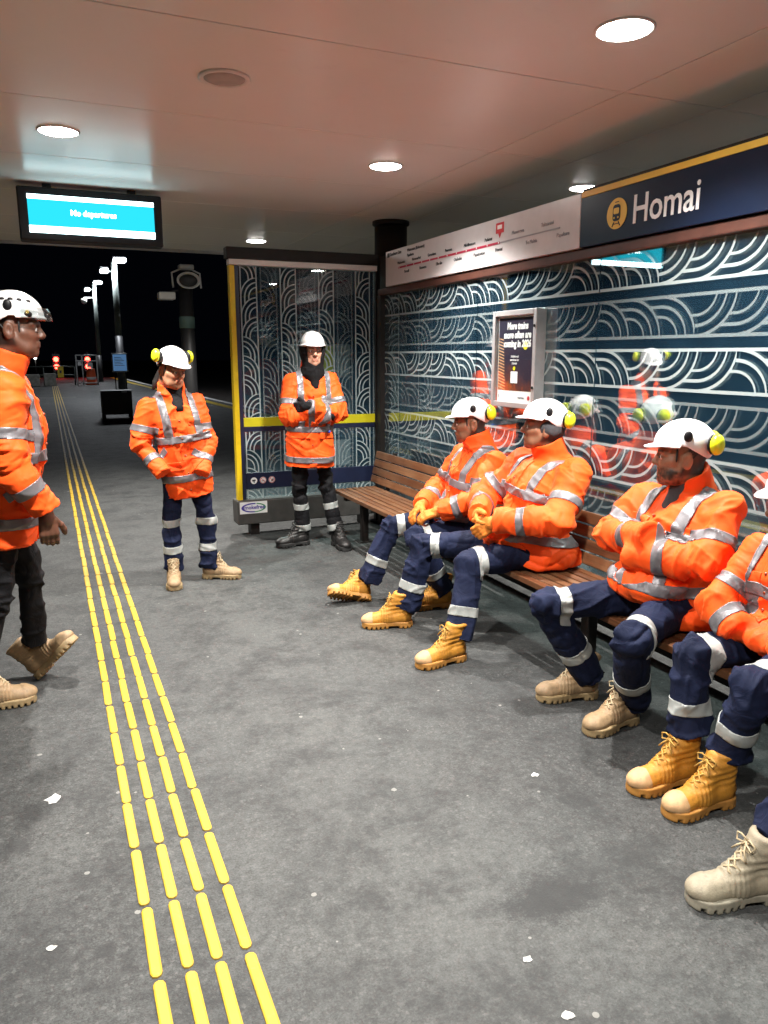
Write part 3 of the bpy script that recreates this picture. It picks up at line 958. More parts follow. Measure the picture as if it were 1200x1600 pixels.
sm = slat_me('seat_slat', 0.047, 0.032)
sm.materials.append(M['wood'])
for k in range(7):
    o = link('seat_slat', sm, None, bench)
    o.location = (2.235 + k * 0.0575 - bo[0], rng.normal(0, 0.004), 0.434 + 0.0008 * k + rng.normal(0, 0.0012))
    o.rotation_euler = (0, 0.02, 0)
bm_ = box_me('back_slat', -0.015, 0.015, BY0 - bo[1], BY1 + 0.12 - bo[1], -0.032, 0.032, 0.004)
bm_.materials.append(M['wood'])
for k in range(4):
    o = link('back_slat', bm_, None, bench)
    o.location = (2.635 + k * 0.0165 - bo[0], rng.normal(0, 0.004), 0.505 + k * 0.071)
    o.rotation_euler = (0, 0.22, 0)
for yy in (-0.6, 1.05, 2.95, 4.75, 6.0):
    box('support', 2.25, 2.62, yy - 0.03, yy + 0.03, 0.375, 0.415, 'steel_dark', bench, 0.004, bo)
    box('leg', 2.40, 2.46, yy - 0.03, yy + 0.03, 0.0, 0.374, 'steel_dark', bench, 0.004, bo)
    o = box('back_bracket', -0.012, 0.012, -0.025, 0.025, -0.2, 0.19, 'steel_dark', bench, 0.003)
    o.location = (2.682 - bo[0], yy - bo[1], 0.575)
    o.rotation_euler = (0, 0.22, 0)
    box('foot_plate', 2.36, 2.50, yy - 0.06, yy + 0.06, 0.0005, 0.008, 'steel_dark', bench, 0.002, bo)

# ------------------------------------------------------------------ departure display
dy = 6.2
ds = tag(empty('departure_display', (0.39, dy, CEIL)), 'hanging black departure display glowing cyan with white bands', 'display')
do = (0.39, dy, CEIL)
def db(name, x0, x1, y0, y1, z0, z1, mat, bev=0.0):
    return box(name, x0, x1, y0, y1, z0, z1, mat, ds, bev, do)


db('housing', -0.10, 0.885, dy, dy + 0.16, 2.402, 2.765, 'black', 0.012)
for xx in (0.1, 0.68):
    db('bracket', xx - 0.03, xx + 0.03, dy + 0.05, dy + 0.11, 2.766, CEIL - 0.001, 'black', 0.003)
db('screen', -0.035, 0.825, dy - 0.004, dy - 0.001, 2.455, 2.712, 'screen_cyan')
db('top_bar', -0.035, 0.825, dy - 0.008, dy - 0.005, 2.682, 2.712, 'screen_white')
db('bottom_bar', -0.035, 0.825, dy - 0.008, dy - 0.005, 2.455, 2.502, 'screen_white')
text('lettering', 'No departures', 0.052, (1, 0, 0), (0, 0, 1), (0.40 - do[0], -0.0075, 2.585 - do[2]), 'screen_white', ds, 'CENTER', 0.0016)

def ell_me0(name, r, n=18, m=10):
    V = [(r[0] * math.sin(math.pi * i / m) * math.cos(2 * math.pi * k / n), r[1] * math.sin(math.pi * i / m) * math.sin(2 * math.pi * k / n), r[2] * math.cos(math.pi * i / m)) for i in range(m + 1) for k in range(n)]
    F = [(i * n + k, (i + 1) * n + k, (i + 1) * n + (k + 1) % n, i * n + (k + 1) % n) for i in range(m) for k in range(n)]
    return pydata(name, V, F)


# ------------------------------------------------------------------ far end of the platform
def light_pole(x, y, h, dark, lab, camdome):
    t = tag(empty('light_pole', (x, y, 0)), lab, 'light pole', 'floodlight poles along the platform')
    link('lower_post', lathe_me('lower_post', [(0.15, 0.0), (0.145, dark)], 18), 'poleblack', t, smooth=True)
    link('upper_post', lathe_me('upper_post', [(0.125, dark + 0.001), (0.10, h)], 18), 'pole', t, smooth=True)
    for sx, dz, w in ((0.22, 0.1, 0.24), (-0.38, -0.32, 0.15)):
        o = box('lamp_head', sx - w, sx + w, -0.22, 0.22, h + dz + 0.02, h + dz + 0.12, 'greyplastic', t, 0.02)
        box('lens', sx - w + 0.02, sx + w - 0.02, -0.24, 0.18, h + dz - 0.07, h + dz + 0.018, 'polelens', t, 0.015)
        tube('lamp_arm', [(0, 0, h - 0.35), (sx * 0.5, 0, h + dz), (sx, 0, h + dz + 0.05)], 0.025, 'pole', t)
    if camdome:
        o = link('camera_dome', lathe_me('camera_dome', [(0.05, 0.16), (0.16, 0.12), (0.17, 0.0), (0.12, -0.12), (0.02, -0.16)], 16), 'white_trim', t, smooth=True)
        o.location = (-0.62, 0, h - 1.0)
        tube('camera_arm', [(0, 0, h - 0.8), (-0.62, 0, h - 0.8), (-0.62, 0, h - 0.85)], 0.03, 'white_trim', t)
    return t


light_pole(2.72, 32.7, 5.15, 2.35, 'nearer tall floodlight pole, behind the blue notice board', False)
light_pole(2.95, 50.0, 5.75, 1.6, 'farther floodlight pole with a white camera dome', True)

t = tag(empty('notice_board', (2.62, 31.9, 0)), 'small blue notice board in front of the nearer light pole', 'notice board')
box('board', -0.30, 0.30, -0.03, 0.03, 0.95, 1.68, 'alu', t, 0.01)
box('notice', -0.25, 0.25, -0.036, -0.031, 1.0, 1.63, emit('notice_added_glow', (0.10, 0.22, 0.42), 0.5), t)  # emission added to brighten the notice face; nothing lights it from behind
for k in range(6):
    box('text_line', -0.20, 0.05 + 0.12 * ((k * 7) % 3) / 2, -0.040, -0.0365, 1.5 - k * 0.06, 1.52 - k * 0.06, 'white_ink', t)
for xx in (-0.2, 0.2):
    box('post', xx - 0.02, xx + 0.02, -0.02, 0.02, 0.0, 0.949, 'poleblack', t)

t = tag(empty('equipment_cabinet', (1.55, 21.0, 0)), 'dark grey equipment cabinet on feet on the far platform', 'cabinet')
box('body', -0.34, 0.40, -0.25, 0.25, 0.10, 0.70, 'cabinet', t, 0.02)
box('lid', -0.36, 0.42, -0.26, 0.26, 0.701, 0.715, 'pole', t, 0.006)
box('badge', 0.15, 0.28, -0.256, -0.2505, 0.66, 0.69, 'alu', t)
for xx in (-0.30, 0.36):
    for yy in (-0.2, 0.2):
        box('foot', xx - 0.035, xx + 0.035, yy - 0.035, yy + 0.035, 0.0, 0.0995, 'poleblack', t)

t = tag(empty('speaker_post', (1.66, 10.0, 0)), 'dark post with a white horn loudspeaker and small camera at its top', 'post')
link('shaft', lathe_me('shaft', [(0.095, 0.0), (0.09, 2.45)], 20), 'poleblack', t, smooth=True)
link('sleeve', lathe_me('sleeve', [(0.097, 1.93), (0.097, 2.06), (0.08, 2.10)], 20), simple('green_post_cap', (0.10, 0.17, 0.16), 0.6), t, smooth=True)
hm_ = lathe_me('horn', [(0.03, 0.12), (0.04, 0.05), (0.07, -0.02), (0.11, -0.09), (0.15, -0.13), (0.158, -0.14), (0.150, -0.145), (0.135, -0.125), (0.09, -0.06), (0.05, 0.0), (0.01, 0.01)], 28)
o = link('horn', hm_, 'white_trim', t, smooth=True)
o.rotation_euler = (-math.pi / 2, 0, 0)
o.scale = (0.92, 0.64, 0.9)
o.location = (0.02, -0.03, 2.50)
o = link('horn_throat', ell_me0('horn_throat', (0.112, 0.03, 0.074)), 'poleblack', t, smooth=True)
o.location = (0.02, -0.125, 2.50)
tube('horn_bracket', [(-0.15, -0.02, 2.42), (-0.155, 0.02, 2.60), (0.02, 0.03, 2.68), (0.19, 0.02, 2.60), (0.19, -0.02, 2.42)], 0.012, 'white_trim', t)
box('camera', -0.34, -0.14, -0.12, 0.06, 2.27, 2.36, 'white_trim', t, 0.015)
tube('camera_arm', [(0, 0, 2.40), (-0.14, 0, 2.38), (-0.2, 0, 2.36)], 0.014, 'poleblack', t)
box('cap', -0.07, 0.11, -0.06, 0.08, 2.64, 2.70, 'white_trim', t, 0.015)

def rail_gate(x0, x1, y, h, name, lab, cat, mat, rails, posts):
    t = tag(empty(name, ((x0 + x1) / 2, y, 0)), lab, cat)
    cx = (x0 + x1) / 2
    for z in rails:
        tube('rail', [(x0 - cx, 0, z), (x1 - cx, 0, z)], 0.03, mat, t, 8)
    for xx in posts:
        tube('post', [(xx - cx, 0, 0), (xx - cx, 0, h)], 0.035, mat, t, 8)
    return t


t = rail_gate(1.45, 2.5, 44.8, 1.62, 'platform_gate', 'white tubular gate frame at the platform end', 'gate', 'whitepaint', (1.6, 1.30, 0.12), (1.45, 1.75, 2.5))
box('gate_sign', 0.02, 0.30, -0.05, -0.03, 0.95, 1.2, 'whitepaint', t)
box('latch_plate', -0.45, -0.28, -0.05, -0.03, 1.05, 1.25, 'alu', t)
t = rail_gate(-1.2, 1.35, 45.2, 1.0, 'end_railing', 'grey pipe railing with a yellow warning sign at the platform end', 'railing', 'pole', (1.0, 0.55), (-1.2, -0.2, 0.35, 1.35))
box('warning_sign', 0.42, 0.72, -0.06, -0.04, 0.42, 1.02, 'yellow', t, 0.004)
box('warning_mark', 0.52, 0.62, -0.066, -0.061, 0.65, 0.80, 'dark_ink', t)
for k, (x, w, h) in enumerate(((-0.75, 0.35, 0.62), (0.1, 0.3, 0.66))):
    t = tag(empty('concrete_block', (x, 44.2 + 0.2 * k, 0)), ('squat grey block left of the platform-end railing', 'squat grey block beneath the yellow warning sign')[k], 'block', 'blocks at the platform end')
    me = box_me('body', -w, w, -0.3, 0.3, 0.001, h, 0.05, 2)
    link('body', me, 'concrete', t)
t = tag(empty('safety_barrel', (2.2, 45.6, 0)), 'faded orange safety barrel behind the white gate', 'barrel')
link('body', lathe_me('body', [(0.32, 0.0), (0.32, 0.1), (0.26, 0.12), (0.25, 0.5), (0.23, 0.52), (0.21, 0.85), (0.08, 0.9)], 20), 'orange_barrel', t, smooth=True)
link('stripe', lathe_me('stripe', [(0.257, 0.28), (0.254, 0.42)], 20), 'whitepaint', t, smooth=True)
for k, (x, lab) in enumerate(((0.62, 'railway signal with two red lights left of the gate'), (2.72, 'railway signal with two red lights above the white gate'))):
    t = tag(empty('railway_signal', (x, 60.0, -1.05)), lab, 'signal', 'red signals past the platform end')
    tube('mast', [(0, 0.1, 0), (0, 0.1, 2.9)], 0.07, 'poleblack', t)
    box('head', -0.26, 0.26, -0.08, 0.08, 1.5, 2.75, 'poleblack', t, 0.03)
    for z in (1.85, 2.36):
        o = link('lamp', lathe_me('lamp', [(0.17, 0), (0.165, 0.05), (0.10, 0.08)], 18), 'redlens', t, smooth=True)
        o.rotation_euler = (math.pi / 2, 0, 0)
        o.location = (0, -0.081, z)
    box('hood', -0.2, 0.2, -0.3, -0.081, 2.56, 2.60, 'poleblack', t)

for k, (x, y, z, lab) in enumerate(((-0.9, 75.0, 1.35, 'tiny white yard lamp far beyond the railing'), (5.6, 95.0, 0.2, 'pair of faint lights low in the dark beside the notice board'))):
    t = tag(empty('yard_lamp', (x, y, -1.06)), lab, 'lamp', 'distant yard lamps')
    tube('mast', [(0, 0, 0), (0, 0, z + 1.0)], 0.05, 'poleblack', t)
    link('lamp', ell_me0('lamp', (0.11, 0.11, 0.09)), 'whitespot', t, smooth=True).location = (0, -0.1, z + 1.06)

# vending machine seen dimly behind the end panel
t = tag(empty('ticket_machine', (3.5, 10.1, 0)), 'dim ticket machine with yellow stripe behind the glass end panel', 'machine')
box('body', -0.35, 0.40, 0.0, 0.5, 0.05, 1.75, 'greyplastic', t, 0.02)
box('stripe', -0.02, 0.13, -0.012, -0.001, 1.36, 1.72, 'lime', t)
box('face', -0.30, 0.36, -0.02, -0.013, 0.45, 1.3, 'cabinet', t, 0.004)
for r_ in range(5):
    for c_ in range(2):
        o = link('button', lathe_me('button', [(0.05, 0), (0.045, 0.015), (0.03, 0.018)], 16), 'alu', t, smooth=True)
        o.rotation_euler = (math.pi / 2, 0, 0)
        o.location = (0.0 + 0.17 * c_, -0.021, 0.55 + 0.15 * r_)
box('plinth', -0.30, 0.35, 0.02, 0.48, 0.0, 0.0495, 'poleblack', t)

# litter
def scrap(x, y, s, mat, name, lab, cat, thick):
    k = 9
    V, F = [], []
    for ring, rr, zz in ((0, 1.0, 0.0005), (1, 0.72, thick)):
        for i in range(k):
            a = 2 * math.pi * i / k
            q = s * rr * (0.6 + 0.7 * rng.random())
            V.append((q * 1.4 * math.cos(a), q * math.sin(a), zz * (0.5 + rng.random())))
    V.append((0, 0, thick))
    F = [(i, (i + 1) % k, k + (i + 1) % k, k + i) for i in range(k)] + [(k + i, k + (i + 1) % k, 2 * k) for i in range(k)]
    o = link(name, pydata(name, V, F), mat)
    o.location = (x, y, 0.001)
    tag(o, lab, cat)


scrap(-0.105, 2.79, 0.022, 'paper', 'paper_scrap', 'crumpled white paper scrap left of the guide bars', 'litter', 0.012)
scrap(1.61, 2.22, 0.011, 'paper', 'paper_scrap', 'small white scrap on the asphalt in front of the honey boots', 'litter', 0.005)
scrap(1.06, 1.46, 0.012, 'gum', 'gum_spot', 'pale flattened gum spot below the dark damp patch', 'litter', 0.002)
scrap(1.05, 1.27, 0.013, 'gum', 'gum_spot', 'pale flattened gum spot at the bottom edge', 'litter', 0.002)
scrap(-0.12, 2.02, 0.010, 'gum', 'gum_spot', 'pale flattened gum spot at the lower left', 'litter', 0.002)

# ================================================================== PEOPLE
# ---- little signed-distance toolkit: smooth blends of tapered capsules, meshed by surface nets
def vec(*a):
    return np.array(a, dtype=np.float64)


def unit(v):
    v = np.asarray(v, float)
    return v / (np.linalg.norm(v) + 1e-12)


class Field:
    def __init__(s, lo, hi, h):
        s.h = h
        s.lo = np.array(lo, float) - 3 * h
        s.n = np.ceil((np.array(hi, float) + 3 * h - s.lo) / h).astype(int) + 1
        s.F = np.full(tuple(s.n), 1.0, dtype=np.float32)

    def sub(s, lo, hi):
        a = np.clip(np.floor((np.array(lo) - s.lo) / s.h).astype(int), 0, s.n - 1)
        b = np.clip(np.ceil((np.array(hi) - s.lo) / s.h).astype(int) + 1, 1, s.n)
        b = np.maximum(b, a + 1)
        sl = tuple(slice(i, j) for i, j in zip(a, b))
        ax = [s.lo[i] + s.h * np.arange(a[i], b[i]) for i in range(3)]
        return sl, ax

    def add(s, fn, lo, hi, k=0.02, mode='add'):
        m = k + 3 * s.h
        sl, (x, y, z) = s.sub(np.array(lo) - m, np.array(hi) + m)
        d = fn(x[:, None, None], y[None, :, None], z[None, None, :]).astype(np.float32)
        F = s.F[sl]
        if mode == 'add':
            if k > 0:
                hh = np.clip(0.5 + 0.5 * (F - d) / k, 0, 1)
                s.F[sl] = F + (d - F) * hh - k * hh * (1 - hh)
            else:
                s.F[sl] = np.minimum(F, d)
        else:                                              # smooth subtraction
            d = -d
            if k > 0:
                hh = np.clip(0.5 - 0.5 * (F - d) / k, 0, 1)
                s.F[sl] = F + (d - F) * hh + k * hh * (1 - hh)
            else:
                s.F[sl] = np.maximum(F, d)

    def cap(s, a, b, ra, rb, k=0.02, mode='add', cut=None):
        a, b = np.array(a, float), np.array(b, float)
        r = max(ra, rb)
        s.add(lambda x, y, z: cone_d(x, y, z, a, b, ra, rb, cut), np.minimum(a, b) - r, np.maximum(a, b) + r, k, mode)

    def ell(s, c, r, k=0.02, mode='add', R=None):
        c, r = np.array(c, float), np.array(r, float)
        m = r if R is None else np.full(3, r.max())
        s.add(lambda x, y, z: ell_d(x, y, z, c, r, R), c - m, c + m, k, mode)

    def mesh(s, smooth=1):
        return surface_nets(s.F, s.lo, s.h, smooth)


def cone_d(x, y, z, a, b, ra, rb, cut=None):
    ba = b - a
    L2 = max(ba @ ba, 1e-9)
    px, py, pz = x - a[0], y - a[1], z - a[2]
    t = (px * ba[0] + py * ba[1] + pz * ba[2]) / L2
    tc = np.clip(t, 0, 1)
    d = np.sqrt((px - ba[0] * tc) ** 2 + (py - ba[1] * tc) ** 2 + (pz - ba[2] * tc) ** 2) - (ra + (rb - ra) * tc)
    if cut is not None:                                   # flat end at b
        d = np.maximum(d, (t - cut) * math.sqrt(L2))
    return d


def ell_d(x, y, z, c, r, R=None):
    X, Y, Z = x - c[0], y - c[1], z - c[2]
    if R is not None:
        X, Y, Z = (X * R[0, 0] + Y * R[1, 0] + Z * R[2, 0], X * R[0, 1] + Y * R[1, 1] + Z * R[2, 1], X * R[0, 2] + Y * R[1, 2] + Z * R[2, 2])
    k0 = np.sqrt((X / r[0]) ** 2 + (Y / r[1]) ** 2 + (Z / r[2]) ** 2)
    k1 = np.sqrt((X / r[0] ** 2) ** 2 + (Y / r[1] ** 2) ** 2 + (Z / r[2] ** 2) ** 2) + 1e-9
    return k0 * (k0 - 1) / k1


def surface_nets(F, lo, h, smooth=1):
    S = F < 0
    c = [S[i:S.shape[0] - 1 + i, j:S.shape[1] - 1 + j, k:S.shape[2] - 1 + k] for i in (0, 1) for j in (0, 1) for k in (0, 1)]
    anyi = c[0].copy()
    alli = c[0].copy()
    for q in c[1:]:
        anyi |= q
        alli &= q
    act = anyi & ~alli
    idx = np.argwhere(act)
    vid = np.full(act.shape, -1, dtype=np.int32)
    vid[tuple(idx.T)] = np.arange(len(idx))
    off = np.array([(i, j, k) for i in (0, 1) for j in (0, 1) for k in (0, 1)])
    val = np.stack([F[tuple((idx + o).T)] for o in off], 1).astype(np.float64)
    acc = np.zeros((len(idx), 3))
    cnt = np.zeros(len(idx))
    for a in range(8):
        for b in range(a + 1, 8):
            if np.abs(off[a] - off[b]).sum() != 1:
                continue
            m = (val[:, a] < 0) != (val[:, b] < 0)
            t = val[m, a] / (val[m, a] - val[m, b])
            acc[m] += off[a] + t[:, None] * (off[b] - off[a])
            cnt[m] += 1
    V = lo + h * (idx + acc / cnt[:, None])
    Q = []
    for ax in range(3):
        d = [0, 0, 0]
        d[ax] = 1
        A = S[tuple(slice(0, S.shape[i] - d[i]) for i in range(3))]
        B = S[tuple(slice(d[i], None) for i in range(3))]
        e = np.argwhere(A != B)
        o1, o2 = [i for i in range(3) if i != ax]
        e = e[(e[:, o1] > 0) & (e[:, o2] > 0) & (e[:, o1] < S.shape[o1] - 1) & (e[:, o2] < S.shape[o2] - 1)]
        def at(p, q):
            t = e.copy()
            t[:, o1] -= p
            t[:, o2] -= q
            return vid[tuple(t.T)]
        q = np.stack([at(1, 1), at(0, 1), at(0, 0), at(1, 0)], 1)
        ins = A[tuple(e.T)]
        fl = ins if ax != 1 else ~ins
        q[~fl] = q[~fl][:, ::-1]
        Q.append(q)
    Q = np.concatenate(Q)
    Q = Q[(Q >= 0).all(1)]
    for _ in range(smooth):
        V = lap(V, Q, 0.5)
    return V, Q


def lap(V, Q, f):
    acc = np.zeros_like(V)
    cnt = np.zeros(len(V))
    for a in range(4):
        b = (a + 1) % 4
        np.add.at(acc, Q[:, a], V[Q[:, b]])
        np.add.at(acc, Q[:, b], V[Q[:, a]])
        np.add.at(cnt, Q[:, a], 1)
        np.add.at(cnt, Q[:, b], 1)
    return V + f * (acc / np.maximum(cnt, 1)[:, None] - V)


def normals(V, Q):
    n = np.cross(V[Q[:, 2]] - V[Q[:, 0]], V[Q[:, 3]] - V[Q[:, 1]])
    N = np.zeros_like(V)
    for a in range(4):
        np.add.at(N, Q[:, a], n)
    return N / (np.linalg.norm(N, axis=1)[:, None] + 1e-12)


def vnoise(P, seed=0):
    """smooth value noise in -1..1"""
    P = np.asarray(P, float) + seed * 17.31
    i = np.floor(P).astype(np.int64)
    f = P - i
    f = f * f * f * (f * (f * 6 - 15) + 10)
    out = np.zeros(len(P))
    for dx in (0, 1):
        for dy in (0, 1):
            for dz in (0, 1):
                hsh = ((i[:, 0] + dx) * 374761393 + (i[:, 1] + dy) * 668265263 + (i[:, 2] + dz) * 2147483647 + seed * 144665) & 0xffffffff
                hsh = ((hsh ^ (hsh >> 13)) * 1274126177) & 0xffffffff
                hsh = (hsh ^ (hsh >> 16)) & 0xffff
                w = (f[:, 0] if dx else 1 - f[:, 0]) * (f[:, 1] if dy else 1 - f[:, 1]) * (f[:, 2] if dz else 1 - f[:, 2])
                out += w * (hsh / 32767.5 - 1)
    return out


def ridge(P, seed):
    r = 1.75 * np.exp(-4.2 * np.abs(vnoise(P, seed))) - 0.7
    return -0.8 * r if seed % 3 == 0 else r


def fold(P, seed):
    return 0.85 * ridge(P, seed) + 0.55 * vnoise(P * 0.83 + 3.3, seed + 60)


def clip_patch(V, Q, N, attr, off):
    """piece of the surface where attr > 0, lifted along the normals; edges cut cleanly"""
    T = np.concatenate([Q[:, [0, 1, 2]], Q[:, [0, 2, 3]]])
    pos = attr[T] > 0
    full = T[pos.all(1)]
    part = T[pos.any(1) & ~pos.all(1)]
    P = V + N * off
    verts = []
    ids = {}
    faces = []

    def vid(i):
        if i not in ids:
            ids[i] = len(verts)
            verts.append(P[i])
        return ids[i]

    def eid(i, j):
        k = (min(i, j), max(i, j))
        if k not in ids:
            t = attr[i] / (attr[i] - attr[j])
            ids[k] = len(verts)
            verts.append(P[i] + t * (P[j] - P[i]))
        return ids[k]
    for t in full:
        faces.append([vid(int(i)) for i in t])
    for t in part:
        poly = []
        for a in range(3):
            i, j = int(t[a]), int(t[(a + 1) % 3])
            if attr[i] > 0:
                poly.append(vid(i))
            if (attr[i] > 0) != (attr[j] > 0):
                poly.append(eid(i, j))
        for a in range(1, len(poly) - 1):
            faces.append([poly[0], poly[a], poly[a + 1]])
    if len(faces) < 6:
        return None
    return np.array(verts), np.array(faces)


def largest(V, F):
    par = np.arange(len(V))
    e = np.concatenate([F[:, [0, 1]], F[:, [1, 2]]])
    for _ in range(200):
        m = np.minimum(par[e[:, 0]], par[e[:, 1]])
        old = par.copy()
        np.minimum.at(par, e[:, 0], m)
        np.minimum.at(par, e[:, 1], m)
        par = par[par]
        if (par == old).all():
            break
    lab = par[F[:, 0]]
    best = np.bincount(lab).argmax()
    F = F[lab == best]
    use, inv = np.unique(F, return_inverse=True)
    return V[use], inv.reshape(F.shape)


def patch_obj(name, V, Q, N, attr, off, mat, parent, thick=0.0):
    r = clip_patch(V, Q, N, attr, off)
    if r is None:
        return None
    if name != 'reflective_tape':
        r = largest(*r)
    o = link(name, np_mesh(name, *r), mat, parent)
    if thick:
        md = o.modifiers.new('thickness', 'SOLIDIFY')
        md.thickness = thick
        md.offset = -1
    return o


# ---- boots: built once, copied for each foot
def boot_parts():
    h = 0.0045
    f = Field((-0.07, -0.11, 0.0), (0.07, 0.22, 0.25), h)
    f.cap((0, -0.045, 0.060), (0, 0.05, 0.055), 0.047, 0.049, 0.02)
    f.cap((0.002, 0.05, 0.062), (0.004, 0.140, 0.046), 0.048, 0.035, 0.02)
    f.ell((0.004, 0.140, 0.046), (0.049, 0.064, 0.036), 0.02)
    f.cap((0, -0.045, 0.075), (0, -0.052, 0.215), 0.047, 0.052, 0.025, cut=0.94)
    f.cap((0, 0.055, 0.085), (0, -0.01, 0.165), 0.030, 0.040, 0.03)
    f.ell((0, -0.05, 0.205), (0.057, 0.060, 0.018), 0.008)
    f.cap((0, -0.052, 0.16), (0, -0.052, 0.28), 0.040, 0.043, 0.004, 'sub')
    f.add(lambda x, y, z: (z - 0.034) + 0 * x + 0 * y, (-0.2, -0.2, -0.1), (0.2, 0.3, 0.034), 0.0, 'sub')
    V, Q = f.mesh(2)
    N = normals(V, Q)
    cr = np.exp(-((V[:, 1] - 0.07) / 0.03) ** 2) * 0.0022 * np.sin(V[:, 1] * 420 + V[:, 0] * 60)
    cr += np.exp(-((V[:, 2] - 0.13) / 0.04) ** 2) * 0.002 * np.sin(V[:, 2] * 260 + V[:, 1] * 50)
    V = V + N * (cr + 0.0015 * vnoise(V * 30, 5))[:, None]
    N = normals(V, Q)
    upper = (V, Q)
    toe = clip_patch(V, Q, N, (V[:, 1] - 0.128 - 0.30 * np.abs(V[:, 0]) - 0.25 * np.maximum(V[:, 2] - 0.06, 0)) * 1.0, 0.0035)
    heel = clip_patch(V, Q, N, np.minimum(-0.062 - V[:, 1], 0.085 - V[:, 2]), 0.003)
    # sole with lugs
    g = Field((-0.08, -0.125, 0.0), (0.08, 0.225, 0.05), 0.004)

    def outline(x, y):
        d = np.minimum(np.hypot(x, y + 0.052) - 0.047, np.hypot(x - 0.004, y - 0.14) - 0.0535)
        t = np.clip((y + 0.052) / 0.192, 0, 1)
        w = 0.047 - 0.010 * np.sin(np.pi * np.clip(t * 1.25, 0, 1)) + 0.0065 * t
        mid = np.where((y > -0.052) & (y < 0.14), np.abs(x - 0.004 * t) - w, 1.0)
        return np.minimum(d, mid)

    def sole(x, y, z):
        d = outline(x, y) - 0.0075
        base = np.maximum(d + 0.001, np.abs(z - 0.027) - 0.0125)
        lug = np.maximum(d, np.abs(z - 0.010) - 0.010)
        groove = (np.abs(np.mod(y + 0.3 + 0.25 * np.abs(x), 0.027) - 0.0135) - 0.0088)
        waist = 0.026 - np.abs(y - 0.012)
        lug = np.maximum(lug, np.maximum(groove, waist) + 0 * z)
        return np.minimum(base, lug)
    g.add(sole, (-0.075, -0.12, 0.0), (0.075, 0.215, 0.05), 0.0)
    sV, sQ = g.mesh(1)
    # laces: criss-cross over the tongue
    path = [(0.084, 0.102), (0.066, 0.120), (0.047, 0.142), (0.030, 0.165), (0.020, 0.188)]
    LV, LF = [], []
    def addtube(pts, r=0.0032):
        v, q = tube_geo(pts, r, 6)
        b = len(LV)
        LV.extend(v)
        LF.extend([tuple(i + b for i in k) for k in q])
    for k in range(len(path) - 1):
        (y0, z0), (y1, z1) = path[k], path[k + 1]
        for s in (-1, 1):
            addtube([(s * 0.026, y0 - 0.008, z0 - 0.006), (s * 0.012, y0 + 0.004, z0 + 0.006), (-s * 0.012, y1 + 0.006, z1 + 0.004), (-s * 0.027, y1 - 0.008, z1 - 0.006)])
    for s in (-1, 1):
        addtube([(0, 0.024, 0.192), (s * 0.02, 0.034, 0.206), (s * 0.042, 0.030, 0.196), (s * 0.034, 0.036, 0.178), (s * 0.006, 0.036, 0.188)], 0.003)
        addtube([(0, 0.028, 0.19), (s * 0.016, 0.046, 0.172), (s * 0.034, 0.050, 0.150)], 0.003)
    return upper, toe, heel, (sV, sQ), (LV, LF)


BOOT = boot_parts()
BOOT_ME = {}


def boot_meshes(kind):
    if kind in BOOT_ME:
        return BOOT_ME[kind]
    mats = {'tan': ('tan', 'tan_toe', 'tan_sole', 'lace'), 'beige': ('beige', 'beige', 'beige_sole', 'lace_beige'),
            'stone': ('stone', 'stone', 'stone_sole', 'lace_beige'), 'black': ('blackboot', 'blackboot', 'blackmatte', 'blackmatte')}[kind]
    up = np_mesh('upper', *BOOT[0])
    toe = np_mesh('toe_cap', *BOOT[1])
    heel = np_mesh('heel_counter', *BOOT[2])
    so = np_mesh('sole', *BOOT[3])
    la = pydata('laces', *BOOT[4])
    la.polygons.foreach_set('use_smooth', [True] * len(la.polygons))
    for me, m in ((up, mats[0]), (toe, mats[1]), (heel, mats[0]), (so, mats[2]), (la, mats[3])):
        me.materials.append(M[m])
    BOOT_ME[kind] = (up, toe, heel, so, la)
    return BOOT_ME[kind]


def put_boot(kind, pos, d, parent, root, up=(0, 0, 1), scale=1.0):
    """pos: point on the ground under the ankle; d: toe direction"""
    d = unit(d)
    up = unit(np.array(up, float) - d * np.dot(up, d))
    x = np.cross(d, up)
    mt = Matrix(((x[0], d[0], up[0], pos[0] - root[0]), (x[1], d[1], up[1], pos[1] - root[1]), (x[2], d[2], up[2], pos[2] - root[2]), (0, 0, 0, 1)))
    mt = mt @ Matrix.Translation((0, 0.05, 0)) @ Matrix.Diagonal((scale, scale, scale, 1))
    b = empty('boot')
    b.parent = parent
    b.matrix_local = mt
    for nm, me in zip(('upper', 'toe_cap', 'heel_counter', 'sole', 'laces'), boot_meshes(kind)):
        link(nm, me, None, b)
    return b


